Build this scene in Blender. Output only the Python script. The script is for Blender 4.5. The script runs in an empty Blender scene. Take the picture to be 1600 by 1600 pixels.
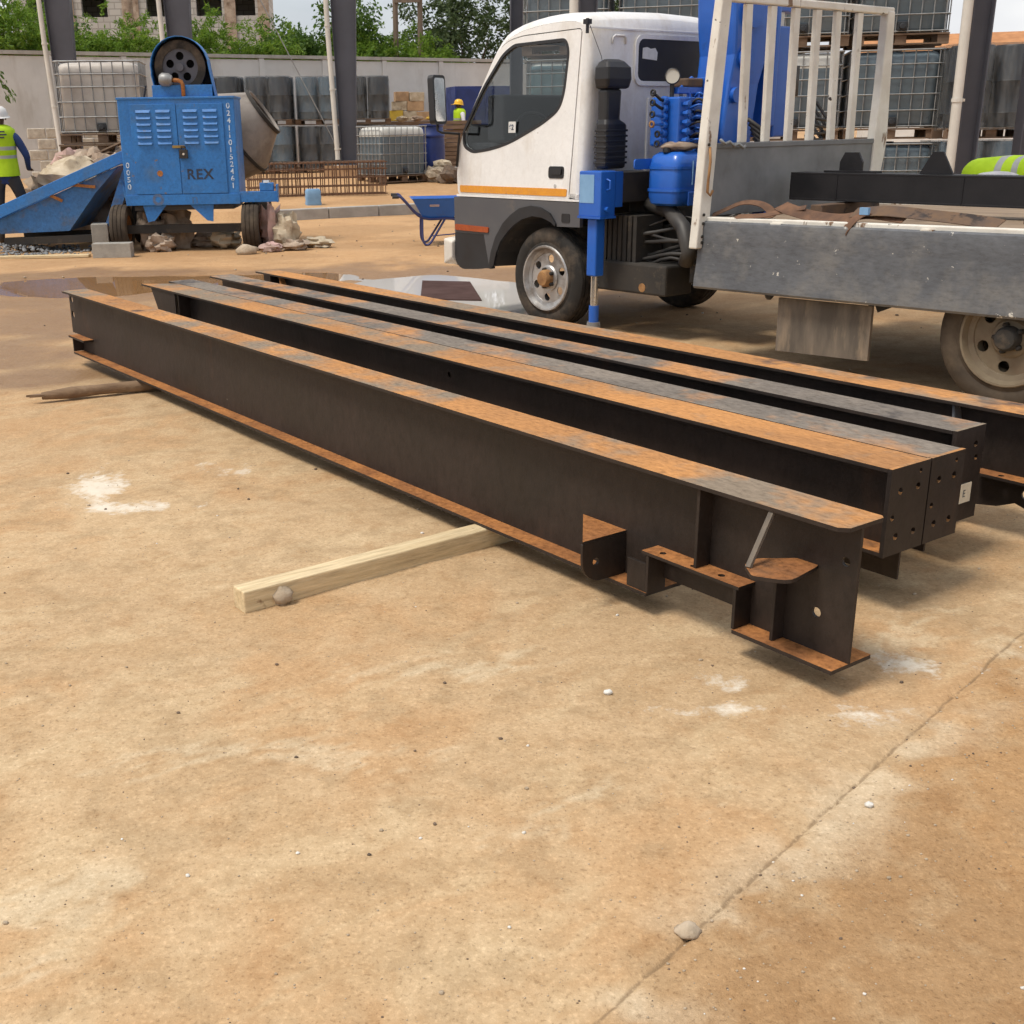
import bpy, math, random
import numpy as np
from mathutils import Vector, Matrix, noise as mnoise
random.seed(7)
R = math.radians
scn = bpy.context.scene
col = scn.collection

# ------------------------------------------------------------------ camera
CAM_H = 1.35
PITCH, ROLL = R(18.34), R(-0.98)
cp, sp = math.cos(PITCH), math.sin(PITCH)
cr, sr = math.cos(ROLL), math.sin(ROLL)
fwd = Vector((0, cp, -sp)); r0 = Vector((1, 0, 0)); d0 = Vector((0, -sp, -cp))
rgt = r0 * cr - d0 * sr; dwn = r0 * sr + d0 * cr
cam = bpy.data.cameras.new('camera'); camo = bpy.data.objects.new('camera', cam); col.objects.link(camo)
cam.sensor_width = 36; cam.lens = 36 * 1790 / 1600; cam.shift_x = 0.075
cam.clip_start = 0.05; cam.clip_end = 3000
m = Matrix.Identity(4)
for i in range(3):
    m[i][0] = rgt[i]; m[i][1] = -dwn[i]; m[i][2] = -fwd[i]
m[2][3] = CAM_H
camo.matrix_world = m
scn.camera = camo

# ------------------------------------------------------------------ sky and sun
SUN_EL, SUN_AZ = R(62), R(-118)      # azimuth measured clockwise from +Y
w = bpy.data.worlds.new('World'); scn.world = w; w.use_nodes = True
nt = w.node_tree; nt.nodes.clear()
N = nt.nodes.new; L = nt.links.new
out = N('ShaderNodeOutputWorld'); bg = N('ShaderNodeBackground'); bg.inputs[1].default_value = 0.105; w.cycles.sampling_method = 'NONE'
sky = N('ShaderNodeTexSky'); sky.sky_type = 'NISHITA'; sky.sun_disc = False
sky.sun_elevation = SUN_EL; sky.sun_rotation = SUN_AZ; sky.air_density = 1.0; sky.dust_density = 3.0; sky.ozone_density = 1.0
tc = N('ShaderNodeTexCoord'); mp = N('ShaderNodeMapping'); mp.inputs['Scale'].default_value = (1, 1, 2.6)
L(tc.outputs['Generated'], mp.inputs[0])
n1 = N('ShaderNodeTexNoise'); n1.inputs['Scale'].default_value = 3.2; n1.inputs['Detail'].default_value = 5; n1.inputs['Roughness'].default_value = .55
L(mp.outputs[0], n1.inputs[0])
mr = N('ShaderNodeMapRange'); mr.inputs[1].default_value = .33; mr.inputs[2].default_value = .62; mr.inputs[3].default_value = .55; mr.inputs[4].default_value = .97
L(n1.outputs[0], mr.inputs[0])
n2 = N('ShaderNodeTexNoise'); n2.inputs['Scale'].default_value = 5.5; n2.inputs['Detail'].default_value = 4
L(mp.outputs[0], n2.inputs[0])
rp = N('ShaderNodeValToRGB'); rp.color_ramp.elements[0].position = .3; rp.color_ramp.elements[0].color = (4.5, 4.65, 5.0, 1)
rp.color_ramp.elements[1].position = .7; rp.color_ramp.elements[1].color = (6.5, 6.5, 6.5, 1)
L(n2.outputs[0], rp.inputs[0])
mx = N('ShaderNodeMix'); mx.data_type = 'RGBA'
L(mr.outputs[0], mx.inputs['Factor']); L(sky.outputs[0], mx.inputs['A']); L(rp.outputs[0], mx.inputs['B'])
L(mx.outputs['Result'], bg.inputs[0]); L(bg.outputs[0], out.inputs[0])

sl = bpy.data.lights.new('sun', 'SUN'); so = bpy.data.objects.new('sun', sl); col.objects.link(so)
sl.energy = 2.0; sl.angle = R(16); sl.color = (1.0, .93, .82)
sd = Vector((math.sin(SUN_AZ) * math.cos(SUN_EL), math.cos(SUN_AZ) * math.cos(SUN_EL), math.sin(SUN_EL)))
so.rotation_euler = sd.to_track_quat('Z', 'Y').to_euler(); so.location = sd * 50
scn.view_settings.view_transform = 'Standard'; scn.view_settings.look = 'None'
scn.view_settings.gamma = 1; scn.view_settings.exposure = 0.55; scn.view_settings.use_curve_mapping = False

scn.cycles.max_bounces = 6; scn.cycles.diffuse_bounces = 3; scn.cycles.glossy_bounces = 3; scn.cycles.transmission_bounces = 4; scn.cycles.transparent_max_bounces = 10
scn.cycles.use_adaptive_sampling = True; scn.cycles.adaptive_threshold = .03; scn.cycles.use_denoising = True; scn.cycles.sample_clamp_indirect = 4
scn.cycles.caustics_reflective = False; scn.cycles.caustics_refractive = False

# ------------------------------------------------------------------ materials
MATS = {}
def mat(name, c1, c2=None, scale=4, rough=.6, metal=0., bump=0., bscale=60, dirt=None, damt=(.5, .65), dscale=3,
        spec=.5, stretch=(1, 1, 1), detail=4, ramp=(.38, .62), rvar=.12, dirt2=None, d2amt=(.6, .68), d2scale=9, coat=0., dstretch=(1, 1, 1), bdist=.01, fine=None, fstretch=(1, 1, 1)):
    m = bpy.data.materials.new(name); m.use_nodes = True
    t = m.node_tree; t.nodes.clear(); N = t.nodes.new; L = t.links.new
    o = N('ShaderNodeOutputMaterial'); b = N('ShaderNodeBsdfPrincipled'); L(b.outputs[0], o.inputs[0])
    tc = N('ShaderNodeTexCoord'); oi = N('ShaderNodeObjectInfo')
    mul = N('ShaderNodeMath'); mul.operation = 'MULTIPLY'; mul.inputs[1].default_value = 37.
    L(oi.outputs['Random'], mul.inputs[0])
    ad = N('ShaderNodeVectorMath'); ad.operation = 'ADD'; L(tc.outputs['Object'], ad.inputs[0]); L(mul.outputs[0], ad.inputs[1])
    def nz(sc, st, det=detail, rg=.6):
        mp = N('ShaderNodeMapping'); mp.inputs['Scale'].default_value = st; L(ad.outputs[0], mp.inputs[0])
        n = N('ShaderNodeTexNoise'); n.inputs['Scale'].default_value = sc; n.inputs['Detail'].default_value = det; n.inputs['Roughness'].default_value = rg
        L(mp.outputs[0], n.inputs[0]); return n.outputs[0]
    def rng(s, a, bb):
        r = N('ShaderNodeMapRange'); r.inputs[1].default_value = a; r.inputs[2].default_value = bb; L(s, r.inputs[0]); return r.outputs[0]
    def mix(f, A, B):
        x = N('ShaderNodeMix'); x.data_type = 'RGBA'
        L(f, x.inputs['Factor'])
        if isinstance(A, tuple): x.inputs['A'].default_value = (*A, 1)
        else: L(A, x.inputs['A'])
        if isinstance(B, tuple): x.inputs['B'].default_value = (*B, 1)
        else: L(B, x.inputs['B'])
        return x.outputs['Result']
    c2 = c2 or tuple(v * .82 for v in c1)
    base = nz(scale, stretch)
    cc = mix(rng(base, *ramp), c1, c2)
    if dirt: cc = mix(rng(nz(dscale, dstretch, 5, .68), *damt), cc, dirt)
    if dirt2: cc = mix(rng(nz(d2scale, (1, 1, 1), 4, .7), *d2amt), cc, dirt2)
    if fine:
        fs, fk = fine; fnz = nz(fs, fstretch, 4, .75)
        dk = N('ShaderNodeMix'); dk.data_type = 'RGBA'; dk.blend_type = 'MULTIPLY'; dk.inputs['B'].default_value = (1-fk, 1-fk*1.05, 1-fk*1.1, 1); L(cc, dk.inputs['A']); L(rng(fnz, .50, .68), dk.inputs['Factor'])
        lt = N('ShaderNodeMix'); lt.data_type = 'RGBA'; lt.blend_type = 'MULTIPLY'; lt.inputs['B'].default_value = (1+fk*.7, 1+fk*.7, 1+fk*.7, 1); L(dk.outputs['Result'], lt.inputs['A']); L(rng(fnz, .47, .32), lt.inputs['Factor'])
        cc = lt.outputs['Result']
    L(cc, b.inputs['Base Color'])
    rr = N('ShaderNodeMapRange'); rr.inputs[3].default_value = max(.02, rough - rvar); rr.inputs[4].default_value = min(1, rough + rvar)
    rr.inputs[1].default_value = .3; rr.inputs[2].default_value = .7
    L(base, rr.inputs[0]); L(rr.outputs[0], b.inputs['Roughness'])
    b.inputs['Metallic'].default_value = metal; b.inputs['Specular IOR Level'].default_value = spec
    b.inputs['Coat Weight'].default_value = coat; b.inputs['Coat Roughness'].default_value = .08
    if bump:
        bp = N('ShaderNodeBump'); bp.inputs['Strength'].default_value = bump; bp.inputs['Distance'].default_value = bdist
        L(nz(bscale, stretch, 3), bp.inputs['Height']); L(bp.outputs[0], b.inputs['Normal'])
    MATS[name] = m; return m

def glassmat(name, tint, refl=.9, rough=.03):
    m = bpy.data.materials.new(name); m.use_nodes = True
    t = m.node_tree; t.nodes.clear(); N = t.nodes.new; L = t.links.new
    o = N('ShaderNodeOutputMaterial'); tr = N('ShaderNodeBsdfTransparent'); tr.inputs[0].default_value = (*tint, 1)
    g = N('ShaderNodeBsdfGlossy'); g.inputs['Roughness'].default_value = rough
    lw = N('ShaderNodeLayerWeight'); lw.inputs[0].default_value = .5
    pw = N('ShaderNodeMath'); pw.operation = 'POWER'; pw.inputs[1].default_value = 3.5; L(lw.outputs['Facing'], pw.inputs[0])
    fr = N('ShaderNodeMath'); fr.operation = 'MULTIPLY_ADD'; fr.inputs[1].default_value = .7; fr.inputs[2].default_value = .04; L(pw.outputs[0], fr.inputs[0])
    mx = N('ShaderNodeMixShader'); L(fr.outputs[0], mx.inputs[0]); L(tr.outputs[0], mx.inputs[1]); L(g.outputs[0], mx.inputs[2]); L(mx.outputs[0], o.inputs[0])
    MATS[name] = m; return m

def leafmat(name, c1, c2, trans=.35):
    m = bpy.data.materials.new(name); m.use_nodes = True
    t = m.node_tree; t.nodes.clear(); N = t.nodes.new; L = t.links.new
    o = N('ShaderNodeOutputMaterial'); d = N('ShaderNodeBsdfPrincipled'); d.inputs['Roughness'].default_value = .55; d.inputs['Specular IOR Level'].default_value = .3
    tl = N('ShaderNodeBsdfTranslucent'); mx = N('ShaderNodeMixShader'); mx.inputs[0].default_value = trans
    g = N('ShaderNodeNewGeometry'); n = N('ShaderNodeTexNoise'); n.inputs['Scale'].default_value = .9; n.inputs['Detail'].default_value = 3
    tc = N('ShaderNodeTexCoord'); L(tc.outputs['Object'], n.inputs[0])
    av = N('ShaderNodeMath'); av.operation = 'ADD'; L(g.outputs['Random Per Island'], av.inputs[0]); L(n.outputs[0], av.inputs[1])
    r = N('ShaderNodeMapRange'); r.inputs[1].default_value = .35; r.inputs[2].default_value = 1.25; L(av.outputs[0], r.inputs[0])
    c = N('ShaderNodeMix'); c.data_type = 'RGBA'; c.inputs['A'].default_value = (*c1, 1); c.inputs['B'].default_value = (*c2, 1); L(r.outputs[0], c.inputs['Factor'])
    L(c.outputs['Result'], d.inputs['Base Color']); L(c.outputs['Result'], tl.inputs[0])
    L(d.outputs[0], mx.inputs[1]); L(tl.outputs[0], mx.inputs[2]); L(mx.outputs[0], o.inputs[0])
    MATS[name] = m; return m

# ------------------------------------------------------------------ mesh building
def fill2d(outline, holes):
    """triangulated 2D polygon with holes -> verts, faces"""
    cu = bpy.data.curves.new('tmp', 'CURVE'); cu.dimensions = '2D'; cu.fill_mode = 'BOTH'
    for loop in [outline] + list(holes):
        s = cu.splines.new('POLY'); s.points.add(len(loop) - 1); s.use_cyclic_u = True
        for p, q in zip(s.points, loop): p.co = (q[0], q[1], 0, 1)
    ob = bpy.data.objects.new('tmp', cu); me = bpy.data.meshes.new_from_object(ob)
    v = [tuple(x.co) for x in me.vertices]; f = [tuple(p.vertices) for p in me.polygons]
    # orient faces up
    out = []
    for q in f:
        a, b_, c_ = v[q[0]], v[q[1]], v[q[2]]
        z = (b_[0]-a[0])*(c_[1]-a[1]) - (b_[1]-a[1])*(c_[0]-a[0])
        out.append(q if z > 0 else tuple(reversed(q)))
    bpy.data.objects.remove(ob); bpy.data.curves.remove(cu); bpy.data.meshes.remove(me)
    return v, out

def area2(loop): return sum(loop[i][0]*loop[(i+1) % len(loop)][1] - loop[(i+1) % len(loop)][0]*loop[i][1] for i in range(len(loop)))

def circ(cx, cy, r, n=14, ry=None): return [(cx + r*math.cos(2*math.pi*i/n), cy + (ry or r)*math.sin(2*math.pi*i/n)) for i in range(n)]

def rrect(x0, y0, x1, y1, r, n=4):
    if x0 > x1: x0, x1 = x1, x0
    if y0 > y1: y0, y1 = y1, y0
    p = []
    for cx, cy, a in ((x1-r, y1-r, 0), (x0+r, y1-r, 90), (x0+r, y0+r, 180), (x1-r, y0+r, 270)):
        for i in range(n+1):
            t = R(a + 90*i/n); p.append((cx + r*math.cos(t), cy + r*math.sin(t)))
    return p

def roundpoly(pts, r, n=4):
    out = []
    k = len(pts)
    for i in range(k):
        p = Vector(pts[i]); a = Vector(pts[i-1]); b = Vector(pts[(i+1) % k])
        rr = r[i] if isinstance(r, (list, tuple)) else r
        d1 = (a-p); d2 = (b-p); l1 = min(rr, d1.length*.49); l2 = min(rr, d2.length*.49)
        s = p + d1.normalized()*l1; e = p + d2.normalized()*l2
        for j in range(n+1):
            t = j/n; q = s*(1-t)**2 + p*2*t*(1-t) + e*t*t; out.append((q.x, q.y))
    return out

class MB:
    def __init__(s): s.v = []; s.f = []; s.m = []; s.mi = 0
    def add(s, vs, fs, mi=None):
        o = len(s.v); s.v += [tuple(p) for p in vs]
        for q in fs: s.f.append(tuple(i+o for i in q)); s.m.append(s.mi if mi is None else mi)
        return s
    def box(s, x0, x1, y0, y1, z0, z1, mi=None):
        if x0 > x1: x0, x1 = x1, x0
        if y0 > y1: y0, y1 = y1, y0
        if z0 > z1: z0, z1 = z1, z0
        return s.add([(x0,y0,z0),(x1,y0,z0),(x1,y1,z0),(x0,y1,z0),(x0,y0,z1),(x1,y0,z1),(x1,y1,z1),(x0,y1,z1)],
                     [(3,2,1,0),(4,5,6,7),(0,1,5,4),(1,2,6,5),(2,3,7,6),(3,0,4,7)], mi)
    def bar(s, p, q, wd, ht, up=(0,0,1), mi=None):
        p = Vector(p); q = Vector(q); d = (q-p).normalized(); up = Vector(up)
        if abs(d.dot(up)) > .98: up = Vector((1,0,0))
        a = d.cross(up).normalized(); b = a.cross(d).normalized()
        vs = []
        for e in (p, q):
            for i, j in ((-1,-1),(1,-1),(1,1),(-1,1)): vs.append(e + a*(i*wd/2) + b*(j*ht/2))
        return s.add(vs, [(0,1,2,3),(7,6,5,4),(1,0,4,5),(2,1,5,6),(3,2,6,7),(0,3,7,4)], mi)
    def tube(s, pts, r, n=8, cap=True, closed=False, mi=None):
        pts = [Vector(p) for p in pts]; k = len(pts)
        rs = r if isinstance(r, (list, tuple)) else [r]*k
        vs = []; prev = None
        for i, p in enumerate(pts):
            if closed: d = pts[(i+1) % k] - pts[i-1]
            else: d = pts[min(i+1, k-1)] - pts[max(i-1, 0)]
            d.normalize()
            if prev is None:
                up = Vector((0,0,1)) if abs(d.z) < .9 else Vector((1,0,0))
                a = d.cross(up).normalized()
            else:
                a = (prev - d*prev.dot(d))
                a = a.normalized() if a.length > 1e-6 else d.orthogonal().normalized()
            prev = a; b = d.cross(a)
            for j in range(n):
                t = 2*math.pi*j/n; vs.append(p + a*(rs[i]*math.cos(t)) + b*(rs[i]*math.sin(t)))
        fs = []
        for i in range(k if closed else k-1):
            i2 = (i+1) % k
            for j in range(n):
                j2 = (j+1) % n; fs.append((i*n+j, i*n+j2, i2*n+j2, i2*n+j))
        if cap and not closed:
            fs.append(tuple(reversed(range(n)))); fs.append(tuple((k-1)*n+j for j in range(n)))
        return s.add(vs, fs, mi)
    def lathe(s, prof, o, ax, n=24, mi=None, closed=False):
        o = Vector(o); ax = Vector(ax).normalized(); a = ax.orthogonal().normalized(); b = ax.cross(a)
        vs = []; k = len(prof)
        for r_, h in prof:
            for j in range(n):
                t = 2*math.pi*j/n; vs.append(o + ax*h + a*(r_*math.cos(t)) + b*(r_*math.sin(t)))
        fs = []
        for i in range(k if closed else k-1):
            i2 = (i+1) % k
            for j in range(n):
                j2 = (j+1) % n; fs.append((i*n+j, i*n+j2, i2*n+j2, i2*n+j))
        if not closed:
            pass
        return s.add(vs, fs, mi)
    def plate(s, outline, holes, t, o, ux, uy, mi=None, rim=None):
        """plate with holes; outline in (u,v); thickness t from the plane back along -(ux x uy)"""
        o = Vector(o); ux = Vector(ux).normalized(); uy = Vector(uy).normalized(); nn = ux.cross(uy)
        if area2(outline) < 0: outline = list(reversed(outline))
        holes = [list(reversed(h)) if area2(h) > 0 else h for h in holes]
        v2, f2 = fill2d(outline, holes)
        k = len(v2)
        vs = [o + ux*p[0] + uy*p[1] for p in v2] + [o + ux*p[0] + uy*p[1] - nn*t for p in v2]
        s.add(vs, list(f2) + [tuple(i+k for i in reversed(q)) for q in f2], mi)
        for loop in [outline] + holes:
            q = len(loop); vs = [o + ux*p[0] + uy*p[1] for p in loop] + [o + ux*p[0] + uy*p[1] - nn*t for p in loop]
            s.add(vs, [(i+q, (i+1) % q + q, (i+1) % q, i) for i in range(q)], rim if rim is not None else mi)
        return s
    def loft(s, rings, cap=True, mi=None, closed=True):
        n = len(rings[0]); vs = [p for r_ in rings for p in r_]; fs = []
        for i in range(len(rings)-1):
            for j in range(n if closed else n-1):
                j2 = (j+1) % n; fs.append((i*n+j, i*n+j2, (i+1)*n+j2, (i+1)*n+j))
        if cap: fs.append(tuple(reversed(range(n)))); fs.append(tuple((len(rings)-1)*n+j for j in range(n)))
        return s.add(vs, fs, mi)
    def blob(s, c, rad, seed=0, amp=.25, freq=1.6, nu=10, nv=7, mi=None):
        vs = []; c = Vector(c)
        for i in range(nv+1):
            th = math.pi*i/nv
            for j in range(nu):
                ph = 2*math.pi*j/nu
                d = Vector((math.sin(th)*math.cos(ph), math.sin(th)*math.sin(ph), math.cos(th)))
                k = 1 + amp*mnoise.noise(d*freq + Vector((seed*7.3, seed*3.1, seed*1.7)))*1.6
                vs.append(c + Vector((d.x*rad[0], d.y*rad[1], d.z*rad[2]))*k)
        fs = []
        for i in range(nv):
            for j in range(nu):
                j2 = (j+1) % nu; fs.append((i*nu+j, (i+1)*nu+j, (i+1)*nu+j2, i*nu+j2))
        return s.add(vs, fs, mi)
    def build(s, name, mats, parent=None, smooth=False, bevel=0., seg=2, auto=None, up_mi=None, loc=None):
        me = bpy.data.meshes.new(name); me.from_pydata(s.v, [], s.f)
        if not isinstance(mats, (list, tuple)): mats = [mats]
        for x in mats: me.materials.append(MATS[x] if isinstance(x, str) else x)
        me.update()
        for p, mi in zip(me.polygons, s.m):
            p.material_index = mi
            if up_mi is not None and p.normal.z > .6: p.material_index = up_mi
        if smooth:
            me.polygons.foreach_set('use_smooth', [True]*len(me.polygons))
            if auto:
                me.set_sharp_from_angle(angle=R(auto))
        ob = bpy.data.objects.new(name, me); col.objects.link(ob)
        if parent: ob.parent = parent
        if loc: ob.location = loc
        if bevel:
            md = ob.modifiers.new('bevel', 'BEVEL'); md.width = bevel; md.segments = seg; md.limit_method = 'ANGLE'; md.angle_limit = R(40); md.harden_normals = False
        return ob

def tag(o, label=None, cat=None, group=None, kind=None):
    if label: o['label'] = label
    if cat: o['category'] = cat
    if group: o['group'] = group
    if kind: o['kind'] = kind
    elif label and cat: o['kind'] = 'thing'
    return o
def empty(name, loc, rz=0, label=None, cat=None, group=None):
    o = bpy.data.objects.new(name, None); col.objects.link(o); o.location = loc; o.rotation_euler = (0, 0, rz); o.empty_display_size = .1
    return tag(o, label, cat, group)
def copy_tree(o, parent=None):
    c = o.copy(); col.objects.link(c); c.parent = parent
    for ch in list(o.children): copy_tree(ch, c)
    return c
def text_mesh(name, s, size, m, parent, o, ux, uy, depth=.002, bold=0., spacing=1.0):
    cu = bpy.data.curves.new('txt', 'FONT'); cu.body = s; cu.size = size; cu.extrude = depth; cu.offset = bold; cu.space_character = spacing
    tmp = bpy.data.objects.new('txt', cu); me = bpy.data.meshes.new_from_object(tmp)
    bpy.data.objects.remove(tmp); bpy.data.curves.remove(cu)
    me.name = name; me.materials.clear(); me.materials.append(MATS[m])
    ux = Vector(ux).normalized(); uy = Vector(uy).normalized(); nn = ux.cross(uy)
    M4 = Matrix((( ux.x, uy.x, nn.x, o[0]), (ux.y, uy.y, nn.y, o[1]), (ux.z, uy.z, nn.z, o[2]), (0, 0, 0, 1)))
    me.transform(M4); ob = bpy.data.objects.new(name, me); col.objects.link(ob); ob.parent = parent; return ob

# material library
mat('primer', (.020, .0155, .0135), (.032, .022, .017), scale=3, rough=.55, spec=.35, bump=.12, bscale=30, dirt=(.085, .042, .022), damt=(.60, .92), dscale=2.6, dstretch=(1.5, 1.5, .5), rvar=.1, dirt2=(.20, .17, .14), d2amt=(.74, .78), d2scale=26, fine=(34, .28), fstretch=(1, 1, .5))
mat('rust_top', (.50, .24, .085), (.36, .18, .075), scale=2.2, rough=.85, bump=.25, bscale=45, dirt=(.235, .185, .135), damt=(.46, .58), dscale=1.6, dirt2=(.05, .045, .05), d2amt=(.60, .70), d2scale=2.1, spec=.2, stretch=(.6, 1.6, 1), fine=(42, .34), fstretch=(.7, 1.5, 1))
mat('rust_grey', (.225, .19, .155), (.15, .13, .112), scale=2.2, rough=.8, bump=.25, bscale=45, dirt=(.44, .215, .085), damt=(.49, .62), dscale=1.5, dirt2=(.05, .045, .048), d2amt=(.58, .70), d2scale=2.3, spec=.25, fine=(42, .4), fstretch=(.7, 1.5, 1))
mat('rust_low', (.42, .18, .06), (.27, .115, .045), scale=5, rough=.9, bump=.25, bscale=45, dirt=(.10, .06, .04), damt=(.6, .75), dscale=3, spec=.2, fine=(50, .45))
mat('black_steel', (.009, .009, .011), (.014, .013, .015), scale=4, rough=.5, spec=.35, bump=.08, bscale=40)
mat('white_paint', (.83, .82, .80), (.77, .76, .74), scale=2, rough=.32, spec=.5, dirt=(.58, .52, .44), damt=(.5, .85), dscale=2.2, dstretch=(1.6, 1.6, .6), dirt2=(.40, .34, .27), d2amt=(.70, .76), d2scale=14, coat=.25, fine=(30, .06))
mat('white_old', (.74, .71, .64), (.64, .60, .53), scale=6, rough=.6, bump=.15, bscale=50, dirt=(.20, .12, .07), damt=(.62, .66), dscale=7, dirt2=(.05, .04, .035), d2amt=(.68, .7), d2scale=11, dstretch=(1, 1, .35))
mat('grey_trim', (.082, .082, .09), (.10, .098, .10), scale=3, rough=.6, dirt=(.2, .16, .12), damt=(.62, .85), dscale=2)
mat('black_plastic', (.012, .012, .014), (.02, .02, .022), scale=5, rough=.48)
mat('dark_chassis', (.022, .02, .018), (.04, .034, .028), scale=6, rough=.8, dirt=(.12, .09, .06), damt=(.58, .75), dscale=5)
mat('crane_blue', (.015, .12, .52), (.012, .10, .45), scale=3, rough=.42, dirt=(.02, .03, .07), damt=(.62, .85), dscale=5, coat=.2)
mat('mixer_blue', (.024, .175, .50), (.022, .15, .43), scale=2.5, rough=.5, bump=.05, bscale=20, dirt=(.07, .14, .24), damt=(.52, .82), dscale=2.6, dirt2=(.16, .13, .11), d2amt=(.66, .70), d2scale=9, fine=(30, .22))
mat('mixer_blue_dirty', (.03, .155, .42), (.04, .13, .30), scale=2.5, rough=.6, dirt=(.13, .11, .09), damt=(.48, .68), dscale=2.6, fine=(26, .3), bump=.15, bscale=25)
mat('tyre', (.024, .022, .02), (.034, .031, .028), scale=8, rough=.85, dirt=(.16, .12, .085), damt=(.5, .85), dscale=4, spec=.25)
mat('tyre_dusty', (.075, .06, .046), (.05, .04, .032), scale=6, rough=.95, dirt=(.13, .10, .07), damt=(.5, .8), dscale=4, spec=.15)
mat('rim_silver', (.50, .50, .50), (.40, .39, .38), scale=6, rough=.42, metal=.6, dirt=(.16, .12, .09), damt=(.48, .75), dscale=6)
mat('rim_cream', (.20, .16, .105), (.15, .115, .075), scale=5, rough=.6, dirt=(.16, .11, .07), damt=(.52, .75), dscale=6)
mat('hub_rust', (.36, .19, .07), (.22, .11, .045), scale=14, rough=.8)
mat('drop_grey', (.115, .12, .13), (.09, .095, .105), scale=3, rough=.55, bump=.12, bscale=22, dirt=(.19, .18, .165), damt=(.5, .75), dscale=2.6, dirt2=(.55, .52, .46), d2amt=(.665, .69), d2scale=14, fine=(28, .25), fstretch=(.6, 1, 2))
mat('head_grey', (.20, .205, .21), (.15, .155, .16), scale=3, rough=.6, dirt=(.12, .09, .075), damt=(.6, .8), dscale=3, bump=.08, bscale=20)
mat('bed_wood', (.30, .22, .15), (.22, .16, .11), scale=6, rough=.9, stretch=(.3, 3, 1), dirt=(.10, .07, .05), damt=(.55, .75), dscale=3)
mat('apron', (.17, .14, .11), (.10, .085, .07), scale=3, rough=.85, stretch=(2.5, 1, .6), dirt=(.27, .21, .15), damt=(.5, .7), dscale=4, dstretch=(2, 1, .5), bump=.2, bscale=20)
mat('amber', (.74, .30, .006), (.64, .25, .006), scale=20, rough=.25, coat=.5, dirt=(.4, .15, .03), damt=(.62, .7), dscale=9)
mat('orange_lens', (.38, .07, .018), (.30, .05, .012), scale=20, rough=.2, coat=.5)
mat('chrome', (.75, .75, .74), (.65, .64, .62), scale=5, rough=.22, metal=.9)
mat('sticker_white', (.7, .7, .68), (.62, .62, .6), scale=20, rough=.6)
mat('leather', (.085, .055, .04), (.14, .085, .05), scale=9, rough=.85, dirt=(.03, .022, .02), damt=(.55, .62), dscale=6)
mat('strap_rust', (.17, .085, .045), (.10, .055, .035), scale=9, rough=.9, bump=.2, bscale=60)
mat('hose', (.03, .027, .025), (.05, .045, .04), rough=.6)
mat('gauge_face', (.65, .63, .56), (.55, .53, .47), rough=.4)
mat('seat_dark', (.025, .025, .03), (.035, .035, .04), rough=.8)
mat('lumber', (.65, .52, .32), (.55, .42, .24), scale=3, rough=.8, stretch=(.6, 7, 7), dirt=(.42, .30, .17), damt=(.6, .8), dscale=4, dstretch=(.5, 4, 4), bump=.25, bscale=18, dirt2=(.30, .20, .11), d2amt=(.66, .72), d2scale=8, fine=(24, .3), fstretch=(.25, 3, 3))
mat('log_wood', (.24, .155, .09), (.16, .10, .06), scale=4, rough=.9, stretch=(.5, 5, 5), dirt=(.36, .27, .18), damt=(.55, .8), dscale=5, bump=.4, bscale=14)
mat('stone', (.46, .37, .27), (.34, .27, .19), scale=18, rough=.95, bump=.4, bscale=60)
mat('stone_white', (.72, .70, .66), (.6, .58, .53), scale=18, rough=.95, bump=.3, bscale=60)
mat('stone_dark', (.10, .075, .055), (.17, .12, .085), scale=18, rough=.95)
mat('concrete_block', (.36, .34, .30), (.29, .275, .245), scale=9, rough=.95, bump=.4, bscale=70)
mat('concrete', (.42, .41, .39), (.34, .33, .31), scale=4, rough=.95, bump=.2, bscale=40)
mat('wall_white', (.68, .675, .65), (.61, .605, .58), scale=1.4, rough=.9, dirt=(.42, .39, .34), damt=(.55, .85), dscale=1.1, dstretch=(1.5, 1.5, .35))
mat('wall_cap', (.46, .44, .40), (.36, .34, .30), scale=3, rough=.95)
mat('rough_ledge', (.60, .55, .46), (.42, .37, .30), scale=7, rough=.95, bump=.5, bscale=12)
mat('column_grey', (.072, .074, .092), (.062, .064, .08), scale=1.5, rough=.55, dirt=(.13, .12, .12), damt=(.6, .9), dscale=1.5)
mat('downpipe', (.62, .60, .55), (.55, .53, .48), scale=3, rough=.5)
mat('ibc_white', (.52, .48, .43), (.45, .41, .37), scale=2.5, rough=.5, dirt=(.36, .31, .27), damt=(.5, .8), dscale=2.5)
mat('ibc_blue', (.135, .18, .215), (.105, .145, .175), scale=2, rough=.35, dirt=(.19, .23, .25), damt=(.55, .8), dscale=1.6, dstretch=(2, 2, .5))
mat('ibc_teal', (.21, .32, .34), (.17, .27, .30), scale=2, rough=.35, dirt=(.3, .38, .39), damt=(.55, .8), dscale=1.6)
mat('ibc_clear', (.62, .62, .58), (.52, .52, .49), scale=2, rough=.35)
mat('ibc_black', (.022, .024, .028), (.03, .033, .038), scale=3, rough=.4)
mat('cage_steel', (.30, .31, .31), (.22, .22, .22), scale=10, rough=.5, metal=.3, dirt=(.16, .12, .1), damt=(.6, .8), dscale=6)
mat('pallet_wood', (.20, .135, .09), (.13, .085, .055), scale=4, rough=.95, stretch=(.6, 3, 3))
mat('drum_dark', (.035, .038, .045), (.05, .054, .062), scale=3, rough=.45)
mat('rebar', (.17, .085, .045), (.10, .055, .033), scale=12, rough=.9)
mat('drum_blue', (.012, .03, .16), (.01, .025, .12), scale=3, rough=.45)
mat('barrow_blue', (.02, .13, .50), (.018, .11, .42), scale=3, rough=.4, dirt=(.05, .09, .2), damt=(.6, .8), dscale=5)
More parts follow.
